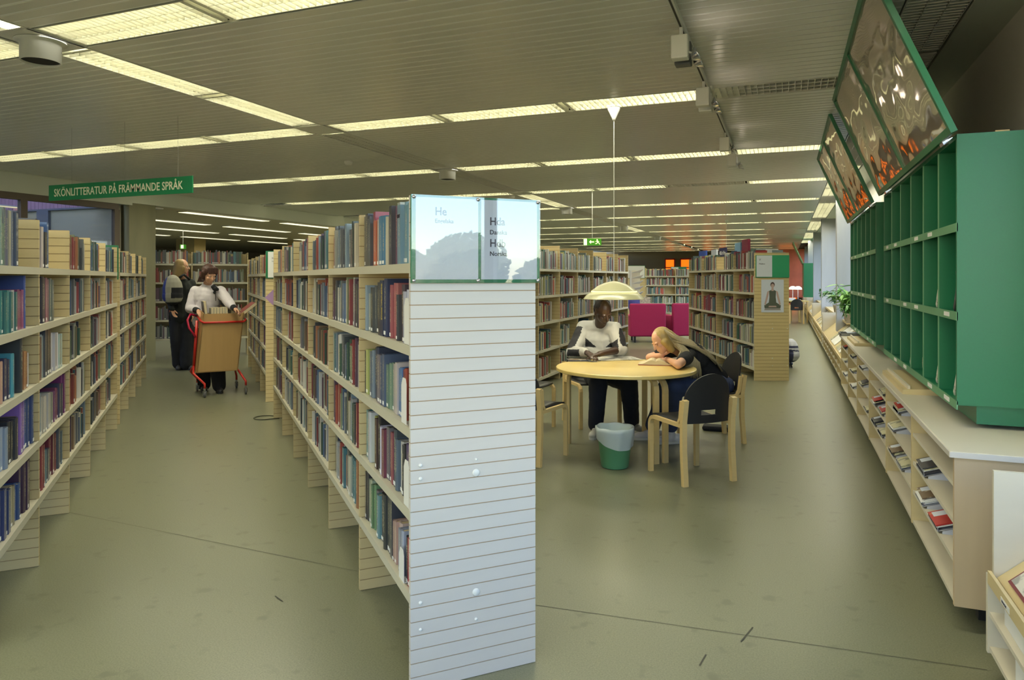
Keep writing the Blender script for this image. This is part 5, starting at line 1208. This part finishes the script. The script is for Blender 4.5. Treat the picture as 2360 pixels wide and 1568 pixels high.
B.chain([shL, elL, elL.lerp(wrL, .86)], [.083, .066, .046]); B.ell(elL+UP*-.01, (.07, .07, .06)); B.chain([shR, elR, elR.lerp(wrR, .18)], [.083, .066, .052]); B.ell(elR, (.068, .068, .062))
c0 = ca(ch); sL, sR, eL, eR = ca(shL), ca(shR), ca(elL), ca(elR); wL = ca(wrL)
def mrule(p):
    w_ = man.location; r_ = ca(p); x, y, z = r_.x, r_.y, r_.z
    zr = z-c0.z; xr = x-c0.x
    def seg(p, a, b):
        d = b-a; t = max(0, min(1, (p-a).dot(d)/d.dot(d))); return t, (p-a-d*t)
    for a, b, sgn in ((sL, eL, -1), (sR, eR, 1)):
        t, o = seg(r_, a, b)
        if .12 < t < .99 and o.length < .1 and (o.x*sgn > .0 or False) and abs(o.y) < .062:
            return 1
    t, o = seg(r_, eL, wL)
    if t > .02 and t < .75 and o.z < .03 and o.z > -.035 and o.length < .09: return 1
    if abs(xr) < .185 and y < c0.y+.05:
        if abs(xr) > .045 and -.055-.0 < zr < -.052+(abs(xr)-.045)*.85 and abs(xr) < .15: return 1
    return 0
jk = B.make('jacket', [whitej, blackj, redp], man, .0075, 3, mrule, disp=.014)
m = MB(); inv = local(man)
zp = [P(1385+(k*2.0)/6, 757+k*11.5, 0) for k in range(2)]
B = Blob(); B.chain([hpL, knL, anL+UP*.02], [.105, .088, .072]); B.chain([hpR, knR, anR+UP*.02], [.105, .088, .072]); B.ell(pe-UP*.0, (.18, .14, .10))
B.make('trousers', [navyc], man, .0085, 3, disp=.012)
shw = mat('white_trainer', (190, 190, 180), .5); shg = mat('grey_trainer', (130, 132, 132), .55); solew = mat('pale_sole', (205, 205, 200), .6)
shoe(man, anL, P(1365, 1003, 6.5), shw, solew, 'trainer'); shoe(man, anR, P(1490, 992, 6.72), shg, solew, 'trainer')
# ---- girl with long hair
base = P(1652, 900, 6.5); base.z = 0
girl = thing('person', 'girl with very long blond hair leaning on the table over an open book', 'person', base)
hc = P(1525, 786, 6.32); hf = dirv(-.80, -.28, -.53); hu = dirv(-.52, -.05, .85)
B = Blob(); ey, gs_, gu = head(B, hc, hf, hu, .94)
nk = P(1566, 808, 6.40); ch = P(1600, 822, 6.42); pe = P(1655, 882, 6.52)
shN, shF = P(1588, 820, 6.27), P(1566, 804, 6.56); elN, elF = P(1563, 841, 5.92), P(1497, 824, 6.52); wrN, wrF = P(1540, 829, 6.32), P(1526, 819, 6.40)
B.cap(hc-gu*.07-hf*.02, .046, nk, .05); B.cap(nk, .06, ch, .1); B.ell(ch, (.13, .12, .10), dirv(.8, 0, -.5), FWD, dirv(.5, 0, .8)); B.cap(ch, .105, pe, .115); B.cap(shN, .05, shF, .05)
B.chain([shN, elN, wrN], [.046, .036, .023]); B.chain([shF, elF, wrF], [.046, .036, .023])
hand(B, wrN, dirv(-.45, .85, -.1), dirv(0, .1, -1), .3, -1, .92); hand(B, wrF, dirv(.35, -.1, .75), dirv(-.3, -.5, .2), 1.25, 1, .92)
hpN, hpF = P(1655, 890, 6.40), P(1650, 884, 6.62); knN, knF = P(1556, 893, 6.13), P(1538, 888, 6.38); anN, anF = P(1547, 991, 6.36), P(1505, 990, 6.52)
B.chain([hpN, knN, anN], [.082, .055, .036]); B.chain([hpF, knF, anF], [.082, .055, .036])
B.make('body', [skin_f], girl, .0062, 3); eyes(girl, ey, hf, skin_f, .94, True)
B = Blob(); B.cap(ch-dirv(.8, 0, -.5)*.03, .125, ch.lerp(pe, .5), .118); B.cap(ch.lerp(pe, .5), .118, pe.lerp(ch, .16), .125); B.ell(ch, (.15, .15, .115), dirv(.8, 0, -.5), FWD, dirv(.5, 0, .8)); B.chain([shN, shN.lerp(elN, .62)], [.068, .056]); B.chain([shF, shF.lerp(elF, .7)], [.068, .054]); B.cap(shN, .068, shF, .068)
B.make('black_top', [mat('black_shirt', (20, 20, 24), .85)], girl, .0075, 3, disp=.01)
B = Blob(); B.chain([hpN, knN, anN+UP*.04], [.105, .078, .066]); B.chain([hpF, knF, anF+UP*.04], [.105, .078, .07]); B.ell(pe-UP*.02, (.145, .165, .10))
B.make('jeans', [denim], girl, .008, 3, disp=.010)
shoe(girl, anN, P(1515, 1012, 6.34), mat('white_flat_shoe', (205, 202, 205), .5), solew, 'shoe'); shoe(girl, anF, P(1462, 1012, 6.5), MATS['white_flat_shoe'], solew, 'shoe')
blond = mat('dark_blond_hair', (166, 140, 84), .45, noise=((70, 70, 12), .25, 3)); blond2 = mat('ash_blond_hair', (150, 136, 104), .45, noise=((70, 70, 12), .3, 3))
B = Blob(); B.ell(hc-hf*.026+gu*.032, (.081, .092, .088), gs_, hf, gu); B.ell(hc-hf*.045-gu*.03, (.078, .062, .10), gs_, hf, gu); B.cap(hc-hf*.06, .075, nk+UP*.035, .07); B.cap(nk+UP*.03, .075, ch+UP*.06, .075); B.cap(hc-FWD*.065-hf*.01-gu*.01, .035, hc-FWD*.05-hf*.03-gu*.11, .03)
hr = B.make('hair', [blond], girl, .0065, 3)
top = [P(1548, 766, 6.34), P(1585, 779, 6.40), P(1620, 797, 6.44), P(1655, 832, 6.47)]
def hp(u, r):
    z_ = r.uniform(-.15, .10); s0 = hc-hf*.07+gu*r.uniform(-.06, .09)+FWD*z_*.5
    kind = u
    if kind < .55:      # over the back
        e_ = r.uniform(.45, 1.0); pts = [s0]
        for (a, b, zz) in ((1566, 783, 6.36), (1592, 792, 6.40), (1618, 806, 6.43), (1640, 824, 6.46), (1655, 842, 6.47)):
            pts.append(P(a, b, zz)+FWD*(z_*.95)+UP*(r.uniform(-.006, .016)+.012-abs(z_)*.28))
        L = 2+int(e_*4); pts = pts[:L+1]; pts[-1] += UP*-.02
        return pts
    else:               # hanging in front of the near shoulder
        x = r.uniform(1590, 1616) if kind < .85 else r.uniform(1560, 1592)
        dx = r.uniform(-4, 5); return [s0, P(1562+r.uniform(-6, 6), 792+r.uniform(-6, 8), 6.26), P(1578+r.uniform(-8, 8), 812+r.uniform(-5, 5), 6.18), P(x-4, 836, 6.16), P(x, 852+r.uniform(-4, 4), 6.17), P(x+dx, r.uniform(856, 876) if x > 1588 else r.uniform(838, 848), 6.19)]
strands(girl, None, hp, 300, .0125, blond2, 'hair_strands', 12)
# ---- librarian with the trolley
base = P(485, 900, 9.25); base.z = 0
lib = thing('person', 'woman with short brown hair in white top steering the wooden book trolley', 'person', base)
hc = P(483, 633, 9.16); hf = dirv(.66, -.58, -.42); hu = dirv(.25, -.25, .93)
B = Blob(); ey, ls_, lu = head(B, hc, hf, hu, 1.0, True)
nk = P(478, 658, 9.26); ch = P(480, 686, 9.28); pe = P(477, 762, 9.32)
shL, shR = P(450, 672, 9.32), P(508, 672, 9.22); elL, elR = P(438, 712, 9.25), P(530, 700, 9.10); wrL, wrR = P(456, 716, 9.04), P(540, 712, 9.0)
B.cap(hc-hu*.06-hf*.02, .048, nk, .055); B.ell(ch, (.16, .10, .16)); B.cap(ch, .12, pe, .13); B.cap(shL, .045, shR, .045)
B.chain([shL, elL, wrL], [.047, .038, .026]); B.chain([shR, elR, wrR], [.047, .038, .026])
hand(B, wrL, dirv(.55, -.35, -.5), dirv(.1, .2, -1), .9, 1, .95); hand(B, wrR, dirv(.7, -.3, -.35), dirv(-.3, -.3, -.6), .7, -1, .95)
hpL, hpR = P(463, 770, 9.32), P(492, 770, 9.30); knL, knR = P(467, 835, 9.26), P(500, 835, 9.22); anL, anR = P(470, 886, 9.34), P(505, 889, 9.22)
B.chain([hpL, knL, anL], [.085, .058, .038]); B.chain([hpR, knR, anR], [.085, .058, .038]); B.make('body', [skin_f], lib, .007, 3); eyes(lib, ey, hf, skin_f, .7)
topm = mat('pinkish_white_knit', (206, 200, 204), .8)
B = Blob(); B.ell(ch, (.185, .135, .19)); B.cap(ch, .145, pe+UP*.10, .155); B.ell(pe+UP*.12, (.185, .15, .14)); B.chain([shL, shR], [.07, .07]); B.chain([shL, elL, elL.lerp(wrL, .6)], [.074, .062, .05]); B.chain([shR, elR, elR.lerp(wrR, .55)], [.074, .062, .05]); B.cap(ch+UP*.06, .10, nk-UP*.02, .075)
B.make('knit_top', [topm], lib, .008, 3, disp=.012)
B = Blob(); B.chain([elL.lerp(wrL, .5), elL.lerp(wrL, .95)], [.045, .036]); B.chain([elR.lerp(wrR, .5), elR.lerp(wrR, .95)], [.045, .036]); B.make('black_cuffs', [blackc], lib, .007, 2)
B = Blob(); B.chain([hpL, knL, anL+UP*.0], [.12, .10, .085]); B.chain([hpR, knR, anR], [.12, .10, .085]); B.ell(pe, (.18, .15, .13)); B.make('black_trousers', [mat('black_trouser', (18, 18, 22), .9)], lib, .009, 3)
shoe(lib, anL, P(470, 903, 9.1), black, black, 'shoe'); shoe(lib, anR, P(509, 905, 9.0), black, black, 'shoe')
brownh = mat('brown_hair', (70, 44, 34), .5, noise=((60, 60, 14), .35, 3))
B = Blob(); B.ell(hc-hf*.03+lu*.042, (.095, .102, .092), ls_, hf, lu); B.ell(hc-hf*.055-lu*.03, (.092, .065, .10), ls_, hf, lu)
for s in (-1, 1): B.cap(hc+ls_*s*.078+lu*.03-hf*.01, .03, hc+ls_*s*.075-lu*.055-hf*.02, .024)
for k in range(9): B.cap(hc-hf*.06+ls_*(-.08+.02*k)-lu*.05, .02, hc-hf*.07+ls_*(-.1+.025*k)-lu*.135, .01)
for k in range(5): B.cap(hc+hf*.05+ls_*(-.05+.025*k)+lu*.11, .018, hc+hf*.085+ls_*(-.055+.027*k)+lu*.05, .008)
B.make('hair', [brownh], lib, .0065, 2)
B = Blob(); p = P(497, 667, 9.1); r_ = random.Random(3)
for k in range(9): B.ell(p+RGT*r_.uniform(-.04, .03)+UP*r_.uniform(-.045, .045)+FWD*r_.uniform(-.01, .02), (.022, .014, .022))
B.cap(p, .006, p-UP*.15, .005); B.make('black_flower_brooch', [blackc], lib, .006, 1)
# ---- trolley
cg = Vector((-6.85, 7.15, 0)); tr = thing('book_trolley', 'plywood book trolley on red steel frame with castors pushed by the woman', 'book trolley', cg, radians(53.6))
ply = mat('trolley_ply', (168, 136, 86), .5, noise=((30, 2, 2), .08, 3)); X0, X1 = -.245, .245
def vbox(z0, z1, d0, d1, sh0, sh1, w_=.245, y_=-.19, t_=.012):
    m = MB(); Pp = lambda x, y, z, s_: Vector((x+s_, y, z))
    for (xa, xb) in ((-w_, w_),):
        for (yf0, yf1, nm) in ((y_, y_, 'front_board'), (y_+d0, y_+d1, 'back_board')):
            m = MB(); b = [Pp(xa, yf0, z0, sh0), Pp(xb, yf0, z0, sh0), Pp(xb, yf1, z1, sh1), Pp(xa, yf1, z1, sh1)]
            m.v = b+[v+Vector((0, t_, 0)) for v in b]; m.f = [(0, 1, 2, 3), (7, 6, 5, 4), (0, 4, 5, 1), (1, 5, 6, 2), (2, 6, 7, 3), (3, 7, 4, 0)]; m.m = [0]*6; build(m, nm, ply, tr)
    for s_ in (-1, 1):
        xs = s_*w_; m = MB(); b = [Pp(xs, y_, z0, sh0), Pp(xs, y_+d0, z0, sh0), Pp(xs, y_+d1, z1+.03, sh1), Pp(xs, y_, z1+.01, sh1)]
        m.v = b+[v-Vector((s_*t_, 0, 0)) for v in b]; m.f = [(0, 1, 2, 3), (7, 6, 5, 4), (0, 4, 5, 1), (1, 5, 6, 2), (2, 6, 7, 3), (3, 7, 4, 0)]; m.m = [0]*6; build(m, 'end_board', ply, tr)
    build(MB().box(-w_+sh0+.01, w_+sh0-.01, y_, y_+d0, z0, z0+.012), 'base_board', ply, tr)
vbox(.30, 1.04, .16, .26, -.075, 0)
R_ = .0135
rim = [(-.27, .10, 1.0), (-.27, -.17, .95), (-.24, -.21, .93), (.24, -.21, .93), (.27, -.17, .95), (.27, .10, 1.0)]
build(MB().tube(rim, R_, 10), 'rim_tube', redm, tr, True)
build(MB().tube([(-.27, .10, 1.0), (-.36, .06, 1.03), (-.40, .02, .96), (-.385, 0, .86), (-.31, -.02, .74)], R_, 10), 'handle', mat('handle_red', (170, 24, 60), .35), tr, True)
for s_ in (-1, 1):
    x = -.29 if s_ < 0 else .20; xb = -.33 if s_ < 0 else .17
    if s_ < 0: build(MB().tube([(x, -.0, .95), (xb, -.0, .36)], .018, 10), 'post', redm, tr, True)
    else: build(MB().tube([(x, 0, .5), (xb, 0, .30)], .016, 10), 'post', redm, tr, True)
    for sy in (-1, 1):
        wx = (-.245 if s_ < 0 else .245); wy_ = sy*.295
        lg = build(MB().tube([(xb, 0, .37 if s_ < 0 else .33), (xb+.02*s_, sy*.12, .29), (wx, wy_, .17), (wx, wy_, .115)], R_, 10), 'leg', redm, tr, True)
        build(MB().tube([(wx, wy_, .115), (wx, wy_, .075)], .014, 8).box(wx-.02, wx-.014, wy_-.02, wy_+.02, .03, .085).box(wx+.014, wx+.02, wy_-.02, wy_+.02, .03, .085), 'caster_fork', chrome, lg)
        m = MB().lathe([(0, -.011), (.024, -.011), (.038, -.008), (.038, .008), (.024, .011), (0, .011)], n=18); m.v = [Vector((v.z+wx, v.x+wy_, v.y+.038)) for v in m.v]; build(m, 'wheel', mat('grey_rubber', (92, 92, 90), .6), lg, True)
Mt = Matrix.Translation(cg) @ Matrix.Rotation(radians(53.6), 4, 'Z')
def tbook(x, y, z, w_, h_, d_, col, rot, lab):
    p = Mt @ Vector((x, y, z)); o = link('book', mbx(-w_/2, w_/2, -d_/2, d_/2, 0, h_).mesh('book', mat('tc_%d_%d_%d' % col, col, .4))); o.location = p; o.rotation_euler = Euler(rot)
    o.rotation_euler = (Matrix.Rotation(radians(53.6), 3, 'Z') @ Euler(rot).to_matrix()).to_euler(); tag(o, lab, 'book', 'books in the trolley'); link('page_block', mbx(-w_/2+.003, w_/2-.003, -d_/2-.001, d_/2-.003, .002, h_+.001).mesh('page_block', pagem), o); return o
xs = -.13; cols_ = [(190, 186, 160), (200, 196, 176), (186, 182, 158), (196, 192, 170), (176, 172, 150), (200, 198, 184)]
for i, c_ in enumerate(cols_): tbook(xs, -.06, .92, .03, .19+.004*(i % 3), .17, c_, (0, 0, 0), 'pale paperback standing in the trolley, %s from its handle end' % ORD[i]); xs += .034
tbook(-.19, -.05, .93, .035, .27, .18, (60, 62, 60), (0, radians(-7), 0), 'tall dark book tilted at the handle end of the trolley')
tbook(.10, -.05, .93, .03, .22, .17, (190, 186, 150), (0, radians(6), 0), 'cream book tilted to the right in the trolley')
tbook(.13, -.05, .95, .04, .34, .25, (130, 44, 40), (0, radians(52), 0), 'large red edged book leaning out of the trolley to the right')
tbook(.15, .12, 1.02, .03, .27, .24, (84, 88, 84), (radians(10), radians(-38), 0), 'grey album with red spine held above the trolley')
# ---- girl with backpack seen from behind
base = P(425, 850, 11.5); base.z = 0
bg_ = thing('person', 'person with shoulder-length blond hair, seen from behind wearing dark clothes and a backpack', 'person', base)
hc = P(420, 615, 11.42); hf = dirv(.86, .42, -.08); hu = dirv(.04, 0, 1)
B = Blob(); ey, bs_, bu = head(B, hc, hf, hu, 1.02)
nk = P(419, 640, 11.46); ch = P(419, 672, 11.48); pe = P(418, 722, 11.5); shL, shR = P(398, 652, 11.42), P(440, 654, 11.55); elL, elR = P(391, 690, 11.35), P(444, 690, 11.5); wrL, wrR = P(396, 712, 11.2), P(445, 720, 11.4)
B.cap(hc-hu*.06, .05, nk, .055); B.ell(ch, (.16, .11, .2)); B.cap(ch, .12, pe, .14); B.cap(shL, .05, shR, .05); B.chain([shL, elL, wrL], [.05, .04, .028]); B.chain([shR, elR, wrR], [.05, .04, .028]); hand(B, wrR, dirv(.1, -.1, -1), dirv(-1, 0, 0), .4, 1); hand(B, wrL, dirv(.2, .2, -.9), dirv(1, 0, 0), .4, -1)
hpL, hpR = P(408, 728, 11.48), P(430, 728, 11.52); knL, knR = P(408, 785, 11.45), P(432, 785, 11.5); anL, anR = P(411, 838, 11.5), P(430, 840, 11.42)
B.chain([hpL, knL, anL], [.09, .06, .04]); B.chain([hpR, knR, anR], [.09, .06, .04]); B.make('body', [skin_f], bg_, .008, 3); eyes(bg_, ey, hf, skin_f)
B = Blob(); B.ell(ch, (.19, .14, .22)); B.cap(ch, .15, pe-UP*.05, .17); B.chain([shL, shR], [.075, .075]); B.chain([shL, elL, wrL], [.078, .064, .045]); B.chain([shR, elR, wrR], [.078, .064, .045]); B.make('dark_jacket', [mat('dark_jacket', (30, 34, 30), .85)], bg_, .009, 3, disp=.012)
B = Blob(); B.chain([hpL, knL, anL], [.13, .105, .09]); B.chain([hpR, knR, anR], [.13, .115, .10]); B.ell(pe-UP*.03, (.19, .16, .13)); B.make('dark_trousers', [mat('dark_trousers', (26, 28, 34), .9)], bg_, .009, 3, disp=.012)
shoe(bg_, anL, P(413, 852, 11.0), mat('grey_walking_shoe', (74, 74, 72), .6), black, 'shoe'); shoe(bg_, anR, P(455, 852, 11.35), MATS['grey_walking_shoe'], black, 'shoe')
B = Blob(); B.ell(hc-hf*.03+bu*.03, (.086, .098, .095), bs_, hf, bu); B.cap(hc-hf*.04, .09, hc-hf*.055-bu*.13, .085); B.cap(hc-hf*.0-bu*.02+bs_*.05, .05, hc-hf*.02-bu*.15+bs_*.06, .035); B.cap(hc-hf*.0-bu*.02-bs_*.05, .05, hc-hf*.02-bu*.15-bs_*.06, .035)
B.make('hair', [mat('straw_blond_hair', (140, 116, 70), .5, noise=((60, 60, 10), .25, 3))], bg_, .0075, 3)
bk = thing('backpack', 'grey, blue and black backpack worn by the person in dark clothes', 'backpack', P(398, 706, 11.2))
p0 = P(398, 668, 11.22); B = Blob(); ax = dirv(.93, -.1, 0); B.ell(p0, (.15, .13, .24), dirv(.9, .4, 0), dirv(-.4, .9, 0), UP); B.ell(p0-UP*.1, (.155, .14, .15), dirv(.9, .4, 0), dirv(-.4, .9, 0), UP)
pc = ca(p0)
def brule(p):
    r_ = ca(p); x, z = r_.x-pc.x, r_.z-pc.z
    if x < -.055 and (z > -.18): return 1
    if x > .035 and z < .03 and z > -.13: return 2
    if z < -.20: return 2
    return 0
B.make('pack_body', [mat('pack_grey', (148, 146, 132), .7), mat('pack_blue', (44, 56, 130), .6), blackc], bk, .008, 3, brule)
inv = local(bk)
for o_ in (-.06, .09): build(MB().tube([inv @ (p0+RGT*o_+UP*.2+FWD*.05), inv @ (p0+RGT*(o_+.03)+UP*.24+FWD*.12), inv @ (p0+RGT*(o_+.05)+UP*.16+FWD*.3)], .018, 8), 'shoulder_strap', blackc, bk, True)
build(MB().tube([inv @ (p0+RGT*-.07-UP*.2), inv @ (p0+RGT*-.06-UP*.38), inv @ (p0+RGT*-.04-UP*.5)], .008, 6), 'hanging_strap', blackc, bk, True)
# ---- figure mostly hidden behind the V bookcase and its backpack
base = P(1806, 860, 11.9); base.z = 0
hid = thing('person', 'crouching person in pale blue jeans almost hidden behind the V Medicin bookcase', 'person', base)
skj = mat('pale_jeans', (120, 132, 170), .8); B = Blob(); g = lambda r_, f_, u_: base+RGT*r_+FWD*f_+UP*u_
B.cap(g(-.05, 0, .25), .14, g(-.08, .05, .62), .15); B.ell(g(-.12, .12, .86), (.08, .095, .11)); B.cap(g(-.1, .08, .7), .06, g(-.12, .1, .8), .05)
B.chain([g(-.05, 0, .22), g(-.3, .25, .36), g(-.1, .15, .08)], [.12, .08, .055]); B.chain([g(.08, 0, .2), g(-.12, .32, .40), g(.05, .1, .07)], [.12, .08, .055]); B.chain([g(-.08, .2, .62), g(-.3, .3, .45)], [.05, .04]); B.ell(g(-.05, .05, .04), (.05, .13, .04)); B.ell(g(.12, .08, .04), (.05, .13, .04))
def hrule(p): z = p.z; return 0 if z < .36 else (1 if z < .76 else 2)
B.make('body', [skj, mat('blue_sweater', (60, 66, 110), .8), brownh], hid, .009, 3, hrule)
b2 = thing('backpack', 'white and navy backpack sticking out beside the V Medicin bookcase', 'backpack', P(1822, 848, 11.7)); p0 = P(1822, 808, 11.72); pc2 = ca(p0)
B = Blob(); B.ell(p0, (.13, .12, .20)); B.ell(p0-UP*.07, (.145, .13, .13)); B.ell(p0-UP*.05+RGT*.05, (.09, .11, .13))
def b2rule(p):
    r_ = ca(p); x, z = r_.x-pc2.x, r_.z-pc2.z
    return 1 if (.05 < z < .085 or .0 < z+.12*x < .02 or z < -.16 or x < .0 and z < .02) else 0
B.make('pack_body', [mat('pack_white', (186, 190, 204), .6), mat('pack_navy', (40, 46, 84), .6)], b2, .007, 2, b2rule)
inv = local(b2); build(MB().tube([inv @ (p0-UP*.2), inv @ (p0-UP*.3+RGT*.03)], .008, 6), 'strap_end', blackc, b2, True)
# seated person in blue behind the left armchair
c_ = pb.location+UP*0; B = Blob(); B.ell(c_+UP*.80, (.2, .14, .22)); B.cap(c_+UP*.5, .16, c_+UP*.8, .17); B.ell(c_+UP*.9+RGT*-.1-FWD*.0, (.11, .1, .1)); B.cap(c_+UP*.5, .14, c_+UP*.45+FWD*.4, .09); B.cap(c_+UP*.45+FWD*.4, .08, c_+UP*.05+FWD*.42, .05); B.cap(c_+UP*.95+FWD*.1, .06, c_+UP*1.0+FWD*.25, .06); B.ell(c_+UP*.99+FWD*.26, (.08, .1, .11))
B.make('body', [mat('blue_jacket', (66, 70, 150), .8)], pb, .012, 3)
tag(build(mbx(-.13, .13, -.01, .01, 0, .16), 'newspaper', news, None, loc=P(1487, 700, 17.2)), 'newspaper held up behind the left magenta armchair', 'newspaper')
# ---------------------------------------------------------------- outdoors: trees that the sign glass mirrors
leaf_out = mat('tree_foliage', (70, 104, 40), .7, noise=((3, 3, 3), .3, 3)); bark = mat('bark', (80, 66, 50), .9)
struct(mbx(2.0, 60, -40, 60, -1.2, -1.0), 'lawn', mat('lawn', (70, 100, 44), .9, noise=((1, 1, 1), .2, 3)))
rt_ = random.Random(9)
for i, (x, y, h_) in enumerate(((16, -5.6, 3.9), (18, -8.8, 3.5), (15.5, -2.8, 3.1), (22, 6, 5.5), (20, 16, 6))):
    t = thing('tree', 'leafy tree outside the right windows, %s one' % ORD[i], 'tree', (x, y, -1))
    build(MB().tube([(0, 0, 0), (.1, 0, h_*.5), (0, .1, h_*.8)], [.18, .13, .06], 10), 'trunk', bark, t, True)
    m = MB()
    for k in range(2600):
        a, b, rr = rt_.uniform(0, 2*pi), rt_.uniform(-1, 1), rt_.random()**.35*h_*.34
        c = Vector((rr*cos(a)*sqrt(1-b*b), rr*sin(a)*sqrt(1-b*b), h_*.72+rr*b*.8)); s_ = .12
        d1 = Vector((rt_.uniform(-1, 1), rt_.uniform(-1, 1), rt_.uniform(-1, 1))).normalized()*s_; d2 = d1.orthogonal().normalized()*s_*.6
        m.quad(c-d1, c-d2, c+d1, c+d2)
    build(m, 'crown', leaf_out, t)
# ---------------------------------------------------------------- joined remainder of the books
me = bpy.data.meshes.new('shelved_books'); me.from_pydata(STV, [], STF); me.materials.append(attrm)
ca_ = me.color_attributes.new('Col', 'FLOAT_COLOR', 'CORNER'); ca_.data.foreach_set('color', [x for c_ in STC for x in c_]); me.update()
o = link('shelved_books', me); tag(o, 'all remaining books standing on the shelves farther from the camera', 'books', None, 'stuff')
